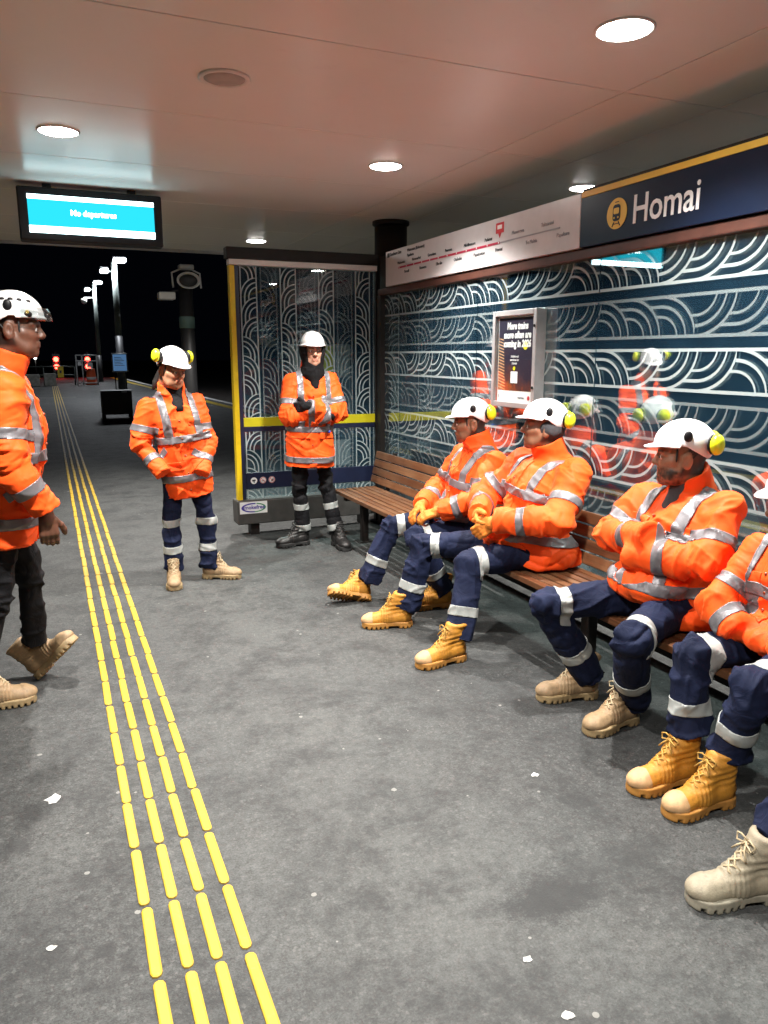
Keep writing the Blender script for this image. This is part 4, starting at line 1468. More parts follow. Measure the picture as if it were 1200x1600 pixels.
# ---- helmets
def helmet_shell(style):
    f = Field((-0.14, -0.19, -0.08), (0.14, 0.2, 0.2), 0.0042)
    c, r = vec(0, -0.008, 0.045), vec(0.107, 0.137, 0.118)

    def rim(y):
        if style == 'brim':
            return np.interp(y, [-0.16, -0.1, 0.2], [0.030, 0.030, 0.036])
        return np.interp(y, [-0.16, -0.11, -0.06, -0.01, 0.05, 0.2], [-0.030, -0.022, 0.010, 0.040, 0.046, 0.042])

    def shell(x, y, z):
        d = ell_d(x, y, z, c, r)
        d = d - 0.003 * np.exp(-(x / 0.022) ** 2) - 0.0025 * np.exp(-((np.abs(x) - 0.055) / 0.012) ** 2)
        d = np.maximum(d, -(d + 0.007))
        return np.maximum(d, rim(y) + 0 * x - z)
    f.add(shell, (-0.12, -0.16, -0.05), (0.12, 0.15, 0.18), 0.0)

    def peak(x, y, z):
        # short curved peak: thin sheet leaving the front of the rim
        ext = (0.048 if style != 'vented' else 0.014)
        ro = np.sqrt((x / (r[0] + 0.004)) ** 2 + ((y + 0.008) / (r[1] + ext)) ** 2)
        top = 0.047 - 0.22 * np.maximum(y - 0.10, 0) - 0.9 * x * x + 0 * z
        d = np.maximum((ro - 1) * 0.1, np.abs(z - top) - 0.0045)
        ri = np.sqrt((x / (r[0] - 0.010)) ** 2 + ((y + 0.008) / (r[1] - 0.010)) ** 2)
        d = np.maximum(d, (1 - ri) * 0.1)
        return np.maximum(d, 0.02 - y)
    f.add(peak, (-0.13, 0.0, 0.0), (0.13, 0.2, 0.08), 0.012)
    if style == 'brim':
        def brim(x, y, z):
            ro = np.sqrt((x / (r[0] + 0.012)) ** 2 + ((y + 0.008) / (r[1] + 0.012)) ** 2)
            ri = np.sqrt((x / (r[0] - 0.010)) ** 2 + ((y + 0.008) / (r[1] - 0.010)) ** 2)
            d = np.maximum((ro - 1) * 0.1, (1 - ri) * 0.1)
            return np.maximum(d, np.abs(z - 0.033) - 0.004)
        f.add(brim, (-0.13, -0.17, 0.0), (0.13, 0.16, 0.06), 0.008)
    return f.mesh(1)


HEL = {}
for st in ('peak', 'brim', 'vented'):
    me = np_mesh('shell', *helmet_shell(st))
    me.materials.append(M['helmet'])
    HEL[st] = me


def ell_me(name, c, r, n=20, m=12, R=None):
    V, F = [], []
    for i in range(m + 1):
        t = math.pi * i / m
        for k in range(n):
            a = 2 * math.pi * k / n
            p = vec(r[0] * math.sin(t) * math.cos(a), r[1] * math.sin(t) * math.sin(a), r[2] * math.cos(t))
            if R is not None:
                p = R @ p
            V.append(p + np.array(c))
    for i in range(m):
        for k in range(n):
            F.append((i * n + k, (i + 1) * n + k, (i + 1) * n + (k + 1) % n, i * n + (k + 1) % n))
    return np_mesh(name, V, F)


def rotz(a):
    return np.array([[math.cos(a), -math.sin(a), 0], [math.sin(a), math.cos(a), 0], [0, 0, 1]])


def add_helmet(par, hm, style, muffs, strap=True, skin=None):
    """hm: head-local to person-local matrix"""
    h = empty('helmet')
    h.parent = par
    h.matrix_local = hm @ Matrix.Translation((0, 0.002, 0.012)) @ Matrix.Diagonal((0.90, 0.885, 0.88, 1))
    link('shell', HEL[style], None, h)
    if style != 'brim':
        for s in (-1, 1):
            me = ell_me('clip', (s * 0.101, -0.014, 0.088), (0.010, 0.021, 0.028), 14, 8)
            link('clip', me, 'black', h)
    if style == 'vented':
        for s in (-1, 1):
            for k in range(5):
                a = -0.075 + k * 0.036
                zz = 0.118 - 0.9 * a * a
                w = math.sqrt(max(0.02, 1 - ((a + 0.008) / 0.137) ** 2 - ((zz - 0.045) / 0.118) ** 2)) * 0.107
                link('vent', ell_me('vent', (s * (w - 0.001), a, zz), (0.006, 0.013, 0.008), 10, 6), 'black', h)
        link('lamp_bracket', ell_me('lamp_bracket', (0.088, 0.072, 0.052), (0.012, 0.020, 0.016), 10, 6), 'black', h)
        link('lamp_bracket', ell_me('lamp_bracket', (-0.088, 0.072, 0.052), (0.012, 0.020, 0.016), 10, 6), 'black', h)
        link('badge', ell_me('badge', (0.097, 0.070, 0.062), (0.005, 0.009, 0.009), 10, 6), 'gold', h)
        # clear visor pushed up
        V, F = [], []
        for i in range(13):
            a = math.radians(-75 + 150 * i / 12)
            for q, (rr, zz) in enumerate(((0.150, 0.085), (0.166, 0.055), (0.168, 0.030))):
                V.append((rr * 0.74 * math.sin(a), rr * math.cos(a), zz))
        for i in range(12):
            for q in range(2):
                F.append((i * 3 + q, i * 3 + q + 1, i * 3 + q + 4, i * 3 + q + 3))
        o = link('visor', np_mesh('visor', V, F), 'visor', h)
        md = o.modifiers.new('t', 'SOLIDIFY')
        md.thickness = 0.002
    if muffs:
        pos, tilt = {'back': ((0.074, -0.134, 0.050), 0.9), 'side': ((0.132, -0.012, 0.085), 0.15), 'rear': ((0.098, -0.118, 0.030), 0.6)}[muffs]
        for s in (-1, 1):
            R = rotz(-s * tilt)
            c = vec(s * pos[0], pos[1], pos[2])
            m_ = link('earmuff', ell_me('earmuff', c + R @ vec(s * 0.012, 0, 0), (0.030, 0.042, 0.050), 22, 14, R), 'muff', h)
            link('cushion', ell_me('cushion', c - R @ vec(s * 0.010, 0, 0), (0.014, 0.041, 0.048), 18, 10, R), 'black', h)
            if muffs != 'back':
                tube('muff_arm', [(s * 0.102, -0.03, 0.070), (s * 0.106, -0.07, 0.060), tuple(c + R @ vec(-s * 0.005, 0, 0.0))], 0.004, 'black', h, 6)
    if strap:
        for s in (-1, 1):
            tube('chin_strap', [(s * 0.086, 0.028, 0.05), (s * 0.079, 0.030, -0.02), (s * 0.064, 0.034, -0.075), (s * 0.03, 0.045, -0.117), (0, 0.05, -0.124)], 0.0045, 'blackmatte', h, 6)
            tube('chin_strap', [(s * 0.088, -0.07, 0.02), (s * 0.080, -0.02, -0.045), (s * 0.066, 0.030, -0.078)], 0.004, 'blackmatte', h, 6)
    return h


# ---- hands
def hand_prims(w, d, side, pal, curl, thumb_out=0.5, k=1.0):
    """w wrist, d hand direction, side = thumb side, pal = palm-facing normal. list of capsules"""
    d = unit(d)
    side = unit(np.array(side) - d * np.dot(side, d))
    pal = unit(np.array(pal) - d * np.dot(pal, d) - side * np.dot(pal, side))
    P = []
    P.append((w - d * 0.03, w + d * 0.02, 0.029 * k, 0.030 * k))
    for s in (-0.028, -0.009, 0.010, 0.028):
        P.append((w + d * 0.015 + side * s * 0.7, w + d * 0.085 + side * s, 0.016 * k, 0.0135 * k))
    for i, (s, L) in enumerate(((0.030, 0.072), (0.010, 0.080), (-0.010, 0.075), (-0.029, 0.060))):
        p = w + d * 0.088 + side * s
        a = 0.0
        for j, fr in enumerate((0.45, 0.32, 0.23)):
            a += curl * (0.75, 1.0, 0.7)[j] * (1 + 0.08 * i)
            q = p + L * fr * (d * math.cos(a) + pal * math.sin(a) + side * s * 0.35)
            P.append((p, q, (0.0105 - 0.0012 * j) * k, (0.0098 - 0.0012 * j) * k))
            p = q
    p = w + d * 0.025 + side * 0.030
    for L, o in ((0.042, 0.75), (0.030, 0.45), (0.024, 0.2)):
        q = p + L * unit(d * 0.8 + side * thumb_out * o * 1.6 + pal * (0.35 + 0.3 * curl))
        P.append((p, q, 0.0145 * k, 0.0115 * k))
        p = q
    return P


# ---- a dressed person
SKIN = {'light': (0.52, 0.29, 0.20), 'mid': (0.34, 0.165, 0.095), 'brown': (0.21, 0.095, 0.052), 'dark': (0.115, 0.05, 0.03)}
HAIRC = np.array((0.014, 0.010, 0.008))


def head_matrix(c, fwd, pitch=0.0, roll=0.0):
    f = unit((fwd[0], fwd[1], 0))
    x = np.cross(f, (0, 0, 1))
    f2 = f * math.cos(pitch) + vec(0, 0, math.sin(pitch))
    u = np.cross(x, f2)
    x2 = x * math.cos(roll) + u * math.sin(roll)
    u2 = np.cross(x2, f2)
    return np.array([x2, f2, u2]).T            # columns x, y(fwd), z


def person(p):
    root = vec(*p['base'], 0.0)
    t = tag(empty('person', tuple(root)), p['label'], 'person', 'workers in orange jackets waiting on the platform')
    seed = p['seed']
    L = lambda q: np.array(q, float) - root
    # ------------------------------------------------ joints (person-local)
    neck, pel = L(p['neck']), L(p['pelvis'])
    head = L(p['head'])
    fwd = unit((*p['face'], 0))
    lat = np.cross(fwd, (0, 0, 1))                      # person's right
    shR, shL, elR, elL, wrR, wrL = [L(p[k]) for k in ('shR', 'shL', 'elR', 'elL', 'wrR', 'wrL')]
    bulk = p.get('bulk', 1.0)
    HR = head_matrix(head, p['look'], p.get('pitch', 0.0), p.get('roll', 0.0))
    hl = lambda q: head + HR @ np.array(q, float)
    # ------------------------------------------------ body
    hands = p.get('hands', {})
    pts = [hl((0, 0, 0.13)), hl((0, 0.13, 0)), neck, hl((0.09, 0, 0)), hl((-0.09, 0, 0)), hl((0, -0.1, 0)), hl((0, 0, -0.15))]
    prim_hands = []
    for sd, hv in hands.items():
        if hv.get('glove'):
            continue
        w = wrR if sd == 'R' else wrL
        el = elR if sd == 'R' else elL
        pr = hand_prims(w + unit(hv['d']) * 0.02, hv['d'], hv['side'], hv['pal'], hv['curl'])
        pr.append((el, w, 0.036, 0.028))
        pr.append(((shR if sd == 'R' else shL), el, 0.045, 0.036))
        prim_hands += pr
        pts += [q for a in pr for q in a[:2]]
    pts = np.array(pts)
    f = Field(pts.min(0) - 0.05, pts.max(0) + 0.05, 0.005)
    E3 = lambda c, r, k, mode='add': f.ell(hl(c), r, k, mode, HR)
    C3 = lambda a, b, ra, rb, k, mode='add': f.cap(hl(a), hl(b), ra, rb, k, mode)
    E3((0, -0.015, 0.035), (0.074, 0.094, 0.090), 0.0)
    E3((0, 0.028, -0.030), (0.061, 0.066, 0.085), 0.03)
    E3((0, 0.040, -0.082), (0.046, 0.046, 0.036), 0.03)
    C3((0, 0.070, -0.100), (0, 0.072, -0.103), 0.020, 0.020, 0.02)
    for s in (-1, 1):
        C3((s * 0.012, 0.090, 0.022), (s * 0.045, 0.074, 0.020), 0.011, 0.010, 0.018)       # brow
        C3((s * 0.030, 0.072, -0.030), (s * 0.052, 0.040, -0.022), 0.018, 0.018, 0.02)       # cheek
        E3((s * 0.033, 0.103, -0.001), (0.019, 0.020, 0.012), 0.012, 'sub')                  # socket
        E3((s * 0.031, 0.080, -0.001), (0.0145, 0.013, 0.012), 0.006)                        # lids
        E3((s * 0.078, -0.014, -0.012), (0.011, 0.022, 0.034), 0.008)                        # ear
        E3((s * 0.089, -0.008, -0.010), (0.008, 0.011, 0.020), 0.006, 'sub')
        C3((s * 0.010, 0.104, -0.032), (s * 0.011, 0.098, -0.033), 0.009, 0.008, 0.008)      # nostril
        C3((s * 0.055, 0.005, -0.055), (s * 0.040, 0.045, -0.085), 0.020, 0.022, 0.03)       # jaw line
    C3((0, 0.091, 0.012), (0, 0.112, -0.027), 0.009, 0.0125, 0.010)                          # nose
    C3((-0.018, 0.093, -0.059), (0.018, 0.093, -0.059), 0.0065, 0.0065, 0.007)
    C3((-0.016, 0.092, -0.072), (0.016, 0.092, -0.072), 0.0075, 0.0075, 0.007)
    C3((-0.020, 0.103, -0.0655), (0.020, 0.103, -0.0655), 0.0022, 0.0022, 0.004, 'sub')
    C3((0, -0.020, -0.04), (0, -0.03, -0.08), 0.056, 0.056, 0.03)
    f.cap(hl((0, -0.028, -0.08)), neck + vec(0, 0, 0.0), 0.055, 0.062, 0.03)
    if prim_hands:
        f.cap(neck, pel, 0.075, 0.08, 0.03)
        for s in (shR, shL):
            f.cap(neck - vec(0, 0, 0.03), s, 0.05, 0.045, 0.03)
    else:
        f.cap(neck, neck - vec(0, 0, 0.03), 0.07, 0.08, 0.02)
    for a, b, ra, rb in prim_hands:
        f.cap(a, b, ra, rb, 0.006)
    V, Q = f.mesh(1)
    N = normals(V, Q)
    H = (V - head) @ HR                                    # head-local coordinates
    onhead = np.linalg.norm(H - vec(0, 0, 0), axis=1) < 0.19
    col = np.tile(np.array(SKIN[p['skin']]), (len(V), 1))
    def paint(m, c, a=1.0):
        m = np.clip(m, 0, 1)[:, None] * a
        col[:] = col * (1 - m) + np.array(c) * m
    sk = np.array(SKIN[p['skin']])
    sm = lambda v, e0, e1: np.clip((v - e0) / (e1 - e0), 0, 1)
    lips = sm(-np.abs(H[:, 2] + 0.0655), -0.014, -0.007) * sm(-np.abs(H[:, 0]), -0.026, -0.018) * sm(H[:, 1], 0.08, 0.09)
    paint(lips * onhead, sk * (0.75, 0.5, 0.5), 0.8)
    cheek = np.exp(-(((np.abs(H[:, 0]) - 0.038) / 0.022) ** 2 + ((H[:, 2] + 0.03) / 0.02) ** 2)) * (H[:, 1] > 0.03)
    paint(cheek * onhead, sk * (1.1, 0.85, 0.8), 0.5)
    brow = sm(-np.abs(H[:, 2] - 0.0225 - 0.06 * (np.abs(H[:, 0]) - 0.02)), -0.008, -0.004) * sm(np.abs(H[:, 0]), 0.008, 0.014) * sm(-np.abs(H[:, 0]), -0.055, -0.046) * sm(H[:, 1], 0.06, 0.07)
    paint(brow * onhead, HAIRC, 0.85)
    lid = np.exp(-(((np.abs(H[:, 0]) - 0.031) / 0.014) ** 2 + ((H[:, 2] + 0.001) / 0.0035) ** 2)) * (H[:, 1] > 0.06)
    paint(lid * onhead, HAIRC, 0.9)
    sock = np.exp(-(((np.abs(H[:, 0]) - 0.031) / 0.02) ** 2 + ((H[:, 2] + 0.002) / 0.012) ** 2)) * (H[:, 1] > 0.05)
    paint(sock * onhead, sk * 0.6, 0.5)
    hair = sm(-H[:, 1] - 0.3 * H[:, 2], 0.0, 0.012) * sm(H[:, 2], -0.085, -0.07) * onhead
    hair = np.maximum(hair, sm(H[:, 2], 0.05, 0.06) * onhead)
    ear = np.linalg.norm((H * (np.sign(H[:, :1]) * 0 + 1) - np.stack([np.sign(H[:, 0]) * 0.08, np.full(len(H), -0.014), np.full(len(H), -0.012)], 1)) / vec(0.02, 0.026, 0.038), axis=1) < 1
    hair = hair * (~ear)
    paint(hair, HAIRC, 0.95)
    bd = p.get('beard', 0)
    if bd:
        b = sm(-H[:, 2] - 0.35 * np.maximum(0, 0.06 - H[:, 1]), 0.036, 0.05) * sm(H[:, 1], -0.02, 0.01) * sm(H[:, 2], -0.135, -0.12) * onhead
        b = b * (1 - 0.85 * np.clip(lips, 0, 1)) * (1 - sm(H[:, 1], 0.098, 0.104))
        paint(b * (0.75 + 0.35 * vnoise(H * 120, seed)), HAIRC, bd)
        V = V + N * (0.006 * bd * b)[:, None]
    me = np_mesh('body', V, Q)
    ca = me.color_attributes.new('tint', 'FLOAT_COLOR', 'POINT')
    ca.data.foreach_set('color', np.concatenate([col, np.ones((len(V), 1))], 1).astype(np.float32).ravel())
    link('body', me, 'skin', t)
    hm = Matrix([[*HR[i], head[i]] for i in range(3)] + [[0, 0, 0, 1]])
    # ------------------------------------------------ jacket
    up = unit(neck - pel)
    dep = unit(fwd - up * np.dot(fwd, up))
    la = np.cross(dep, up)
    S1 = np.linalg.norm(neck - pel)
    hem = p['hem']                                       # metres below the pelvis point along the torso axis
    O = pel
    b_ = bulk
    sw = np.linalg.norm(shR - shL) / 2
    fl = p.get('flare', 0.0)
    keys = p.get('keys') or [(-hem, 0.185 * b_ + fl, 0.135 * b_ + fl, 0.01), (0.0, 0.185 * b_ + fl * 0.5, 0.140 * b_ + fl * 0.5, 0.012),
                             (S1 * 0.35, 0.178 * b_, 0.140 * b_, 0.022), (S1 * 0.66, (sw - 0.005), 0.138 * b_, 0.016),
                             (S1 * 0.86, sw - 0.025, 0.112 * b_, -0.005), (S1 * 0.95, 0.12, 0.088, -0.014), (S1 * 1.02, 0.080, 0.078, -0.01)]
    kx = np.array([k[0] for k in keys])
    ka, kb, kc = [np.array([k[i] for k in keys]) for i in (1, 2, 3)]

    def torso_d(x, y, z):
        px, py, pz = x - O[0], y - O[1], z - O[2]
        s_ = px * up[0] + py * up[1] + pz * up[2]
        u_ = px * la[0] + py * la[1] + pz * la[2]
        v_ = px * dep[0] + py * dep[1] + pz * dep[2]
        a_, bb, cc = np.interp(s_, kx, ka), np.interp(s_, kx, kb), np.interp(s_, kx, kc)
        q = ((np.abs(u_) / a_) ** 2.4 + (np.abs(v_ - cc) / bb) ** 2.4) ** (1 / 2.4)
        d = (q - 1) * np.minimum(a_, bb) * 0.95
        return np.maximum(np.maximum(d, kx[0] - s_), s_ - kx[-1])
    segs = [('R', shR, elR, wrR), ('L', shL, elL, wrL)]
    ar, br, cr_ = p.get('sleeve', (0.083, 0.076, 0.062))
    hi_lo = [neck + 0.12, neck - 0.12, O - up * hem + 0.26 * b_, O - up * hem - 0.26 * b_, pel + 0.26 * b_, pel - 0.26 * b_]
    for _, a, b, c in segs:
        hi_lo += [a + 0.11, a - 0.11, b + 0.10, b - 0.10, c + 0.10, c - 0.10]
    for c, r in p.get('lumps', []):
        hi_lo += [L(c) + np.array(r), L(c) - np.array(r)]
    A = np.array(hi_lo)
    lo, hi = A.min(0), A.max(0)
    J = Field(lo, hi, 0.0068)
    J.add(torso_d, lo, hi, 0.0)
    for c, r in p.get('lumps', []):
        J.ell(L(c), r, 0.05)
    armd = {}
    for sd, a, b, c in segs:
        J.cap(a, b, ar * b_ ** 0.5, br * b_ ** 0.5, 0.045)
    for sd, a, b, c in segs:
        J.cap(b, c + unit(c - b) * 0.05, br * b_ ** 0.5, cr_, 0.022, cut=1 - 0.05 / (np.linalg.norm(c - b) + 0.05) + 0.02)
    if p.get('seat'):
        J.add(lambda x, y, z: (z - p['seat']) + 0 * x + 0 * y, lo, (hi[0], hi[1], p['seat'] + 0.02), 0.015, 'sub')
    # stand-up collar
    ch = p.get('collar', 0.085)
    cdir = unit(hl((0, -0.02, -0.06)) - neck)
    ctop = neck + cdir * ch
    J.cap(neck - cdir * 0.02, ctop, 0.094, 0.090, 0.02, cut=1.0)
    op = p.get('open', 0.0)
    J.cap(neck + cdir * 0.0 + dep * 0.006, ctop + cdir * 0.12 + dep * 0.006, 0.068, 0.078, 0.006, 'sub')
    if op:
        s0 = S1 - 0.02 - 0.15 * op

        def vee(x, y, z):
            px, py, pz = x - O[0], y - O[1], z - O[2]
            s_ = px * up[0] + py * up[1] + pz * up[2]
            u_ = px * la[0] + py * la[1] + pz * la[2]
            v_ = px * dep[0] + py * dep[1] + pz * dep[2]
            return np.maximum(np.maximum((np.abs(u_) - (s_ - s0) * 0.42) * 0.9, 0.035 - v_), s0 - s_)
        J.add(vee, neck - 0.25, neck + 0.25, 0.008, 'sub')
    V, Q = J.mesh(2)
    N = normals(V, Q)
    dT = torso_d(*V.T)
    dA, tA = {}, {}
    for sd, a, b, c in segs:
        d1 = cone_d(*V.T, a, b, ar, br)
        d2 = cone_d(*V.T, b, c, br, cr_)
        l1, l2 = np.linalg.norm(b - a), np.linalg.norm(c - b)
        t1 = ((V - a) @ (b - a)) / l1
        t2 = ((V - b) @ (c - b)) / l2
        dA[sd] = (np.minimum(d1, d2), d1, d2, t1, t2, l1, l2)
    sT = (V - O) @ up
    uT = (V - O) @ la
    vT = (V - O) @ dep
    # folds
    disp = np.zeros(len(V))
    wtor = np.clip(0.5 + (np.minimum(dA['R'][0], dA['L'][0]) - dT) / 0.05, 0, 1)
    warp = 0.06 * np.stack([vnoise(V * 5, seed + 1), vnoise(V * 5, seed + 2), vnoise(V * 5, seed + 3)], 1)
    W = V + warp
    q = np.stack([W @ la * 7.5, W @ dep * 7.5, W @ up * 2.2], 1)
    q2 = np.stack([(W @ la + 0.8 * (W @ up)) * 3, W @ dep * 3.5, (W @ up - 0.5 * (W @ la)) * 10], 1)
    q3 = np.stack([(W @ la - 0.7 * (W @ up)) * 2.6, W @ dep * 3, (W @ up + 0.6 * (W @ la)) * 8.5], 1)
    disp += wtor * (0.012 * fold(q, seed) + 0.009 * fold(q2, seed + 4) + 0.008 * fold(q3, seed + 9) + 0.0035 * ridge(q2 * 1.9, seed + 14))
    for sd, a, b, c in segs:
        _, d1, d2, t1, t2, l1, l2 = dA[sd]
        for dd, tt, ll, ax, near in ((d1, t1, l1, unit(b - a), 1), (d2, t2, l2, unit(c - b), 0)):
            other = d2 if near else d1
            w = (1 - wtor) * np.clip(0.5 + (other - dd) / 0.03, 0, 1)
            perp = W - np.outer(W @ ax, ax)
            qq = perp * 4.5 + np.outer((W @ ax) * 11 + W[:, 2] * 4, ax)
            q4 = perp * 7 + np.outer((W @ ax) * 24, ax)
            eb = np.exp(-((tt - (ll if near else 0)) / 0.11) ** 2)
            disp += w * ((0.008 + 0.011 * eb) * fold(qq, seed + 5 + near) + (0.0042 + 0.0075 * eb) * fold(q4, seed + 7 + near))
    nearcollar = np.clip(((V - neck) @ up - 0.0) / 0.03, 0, 1)
    disp *= 1 - 0.75 * nearcollar
    V = V + N * disp[:, None]
    V = lap(V, Q, 0.35)
    N = normals(V, Q)
    jm = mat_hivis(seed)
    jk = link('jacket', np_mesh('jacket', V, Q), jm, t)
    # reflective tape
    hw = 0.0235
    tor = lambda a_: np.minimum(a_, (np.minimum(dA['R'][0], dA['L'][0]) - dT) + 0.035)
    for s0 in p['bands']:
        patch_obj('reflective_tape', V, Q, N, tor(hw - np.abs(sT - s0)), 0.0085, 'tape', jk, 0.009)
    top = max(p['bands'])
    for s in (-1, 1):
        a_ = np.minimum(hw - np.abs(s * uT - 0.115 * b_), np.minimum(sT - top - hw * 0.9, (neck - pel) @ up + 0.02 - sT))
        patch_obj('reflective_tape', V, Q, N, tor(a_), 0.0080, 'tape', jk, 0.009)
    for sd, a, b, c in segs:
        _, d1, d2, t1, t2, l1, l2 = dA[sd]
        ta, tb = p.get('armbands', (0.62, 0.55))
        a1 = np.minimum(hw - np.abs(t1 - ta * l1), np.minimum(dT - d1, d2 - d1) + 0.05)
        a2 = np.minimum(hw - np.abs(t2 - tb * l2), np.minimum(dT - d2, d1 - d2) + 0.05)
        patch_obj('reflective_tape', V, Q, N, a1, 0.003, 'tape', jk, 0.004)
        patch_obj('reflective_tape', V, Q, N, a2, 0.003, 'tape', jk, 0.004)
    # placket down the front, pocket flaps
    front = (vT - 0.03)
    if not p.get('noplacket'):
        a_ = np.minimum(np.minimum(0.030 - np.abs(uT - 0.012), front), np.minimum(sT - kx[0] - 0.01, S1 * 0.93 - sT))
        a_ = np.where(sT > p.get('placket_from', -9), a_, -1.0) if op == 0 else np.minimum(a_, S1 - 0.04 - 0.15 * op - sT)
        patch_obj('placket', V, Q, N, tor(a_), 0.0055, jm, jk, 0.006)
        for k in range(5):
            sp = kx[0] + 0.06 + k * (S1 + hem - 0.12) / 5
            i = np.argmin((uT - 0.02) ** 2 + (sT - sp) ** 2 + 10 * (vT < 0.03))
            if dT[i] < min(dA['R'][0][i], dA['L'][0][i]):
                me = ell_me('snap', (0, 0, 0), (0.008, 0.008, 0.008), 10, 6)
                o = link('snap', me, 'button', jk)
                o.location = V[i] + N[i] * 0.004
    for s in (-1, 1):
        for s0, w_, h_ in p.get('pockets', ((0.02, 0.075, 0.03), (S1 * 0.62, 0.055, 0.028))):
            a_ = np.minimum(np.minimum(w_ - np.abs(s * uT - 0.105 * b_), h_ - np.abs(sT - s0)), front)
            patch_obj('pocket_flap', V, Q, N, tor(a_), 0.006, jm, jk, 0.006)
    # ------------------------------------------------ trousers
    hipR, hipL, knR, knL, anR, anL = [L(p[k]) for k in ('hipR', 'hipL', 'knR', 'knL', 'anR', 'anL')]
    tb_ = p.get('legs', 1.0)
    pts = np.array([hipR, hipL, knR, knL, anR, anL])
    T = Field(pts.min(0) - 0.14, pts.max(0) + 0.14, 0.0075)
    T.cap(hipR, hipL, 0.105 * tb_, 0.105 * tb_, 0.0)
    for h_, k_, a_ in ((hipR, knR, anR), (hipL, knL, anL)):
        T.cap(h_, k_, 0.092 * tb_, 0.069 * tb_, 0.03)
        dd = unit(a_ - k_)
        lk = np.linalg.norm(a_ - k_)
        T.cap(k_, a_ + dd * 0.06, 0.069 * tb_, 0.076 * tb_, 0.02, cut=(lk - 0.0) / (lk + 0.06))
    V, Q = T.mesh(2)
    N = normals(V, Q)
    disp = np.zeros(len(V))
    warp = 0.05 * np.stack([vnoise(V * 6, seed + 21), vnoise(V * 6, seed + 22), vnoise(V * 6, seed + 23)], 1)
    W = V + warp
    info = {}
    for sd, h_, k_, a_ in (('R', hipR, knR, anR), ('L', hipL, knL, anL)):
        d1, d2 = cone_d(*V.T, h_, k_, 0.098, 0.078), cone_d(*V.T, k_, a_, 0.078, 0.073)
        info[sd] = (np.minimum(d1, d2), d1, d2)
    dmin = np.minimum(info['R'][0], info['L'][0])
    for sd, h_, k_, a_ in (('R', hipR, knR, anR), ('L', hipL, knL, anL)):
        _, d1, d2 = info[sd]
        for dd, p0, p1, near in ((d1, h_, k_, 1), (d2, k_, a_, 0)):
            ax = unit(p1 - p0)
            tt = (V - p0) @ ax
            ll = np.linalg.norm(p1 - p0)
            w = np.clip(1 - (dd - dmin) / 0.03, 0, 1)
            perp = W - np.outer(W @ ax, ax)
            q1 = perp * 11 + np.outer((W @ ax) * 3.5, ax)
            q2 = perp * 6 + np.outer((W @ ax) * 15, ax)
            kn = np.exp(-((tt - (ll if near else 0)) / 0.12) ** 2)
            ank = np.exp(-((tt - ll) / 0.09) ** 2) * (1 - near)
            disp += w * (0.008 * ridge(q1, seed + 30 + near) + (0.005 + 0.009 * kn + 0.010 * ank) * ridge(q2, seed + 33 + near))
    V = V + N * disp[:, None]
    V = lap(V, Q, 0.35)
    N = normals(V, Q)
    tr = link('trousers', np_mesh('trousers', V, Q), p.get('cloth', 'navy'), t)
    for sd, h_, k_, a_ in (('R', hipR, knR, anR), ('L', hipL, knL, anL)):
        _, d1, d2 = info[sd]
        od = info['L' if sd == 'R' else 'R'][0]
        l1, l2 = np.linalg.norm(k_ - h_), np.linalg.norm(a_ - k_)
        t1, t2 = (V - h_) @ unit(k_ - h_), (V - k_) @ unit(a_ - k_)
        for seg, fr in p.get('legbands', ((1, 0.84), (2, 0.62))):
            if seg == 1:
                a1 = np.minimum(0.026 - np.abs(t1 - fr * l1), np.minimum(d2, od) - d1 + 0.03)
            else:
                a1 = np.minimum(0.026 - np.abs(t2 - fr * l2), np.minimum(d1, od) - d2 + 0.03)
            patch_obj('reflective_band', V, Q, N, a1, 0.003, 'legtape', tr, 0.004)
    # ------------------------------------------------ boots
    for k in ('footR', 'footL'):
        pos, d = p[k][0], p[k][1]
        put_boot(p['boots'], vec(*pos), d, t, root, *(p[k][2:3] if len(p[k]) > 2 else ()), scale=p.get('bootscale', 1.0))
    # ------------------------------------------------ gloves
    for sd, hv in hands.items():
        if not hv.get('glove'):
            continue
        w = wrR if sd == 'R' else wrL
        pr = hand_prims(w + unit(hv['d']) * 0.01, hv['d'], hv['side'], hv['pal'], hv['curl'], k=1.22)
        pa = np.array([q for a in pr for q in a[:2]])
        G = Field(pa.min(0) - 0.04, pa.max(0) + 0.04, 0.0045)
        for a, b, ra, rb in pr:
            G.cap(a, b, ra, rb, 0.006)
        gV, gQ = G.mesh(1)
        gN = normals(gV, gQ)
        gV = gV + gN * (0.0015 * ridge(gV * 45, seed + 40))[:, None]
        link('glove', np_mesh('glove', gV, gQ), hv['glove'], t)
    # ------------------------------------------------ eyes, helmet, extras
    for s in (-1, 1):
        e = ell_me('eye', hl((s * 0.031, 0.0835, -0.0035)), (0.0112, 0.0112, 0.0112), 14, 8)
        eo_ = link('eye', e, 'eye', t)
        link('iris', ell_me('iris', hl((s * 0.031, 0.0925, -0.0035)), (0.005, 0.005, 0.005), 10, 6), 'iris', eo_)
    add_helmet(t, hm, p.get('helmet', 'peak'), p.get('muffs'), p.get('strap', True))
    if p.get('hood'):
        G = Field(*(lambda a: (a.min(0) - 0.2, a.max(0) + 0.2))(np.array([head, neck])), 0.006)
        G.ell(hl((0, -0.012, 0.0)), (0.104, 0.122, 0.135), 0.0, 'add', HR)
        G.cap(hl((0, 0.0, -0.11)), neck + dep * 0.03, 0.085, 0.105, 0.04)
        G.cap(neck + dep * 0.06, neck - up * 0.12 + dep * 0.115, 0.07, 0.03, 0.03)
        G.ell(hl((0, 0.10, 0.0)), (0.060, 0.09, 0.100), 0.02, 'sub', HR)
        G.ell(hl((0, -0.015, 0.02)), (0.088, 0.105, 0.11), 0.01, 'sub', HR)
        gV, gQ = G.mesh(2)
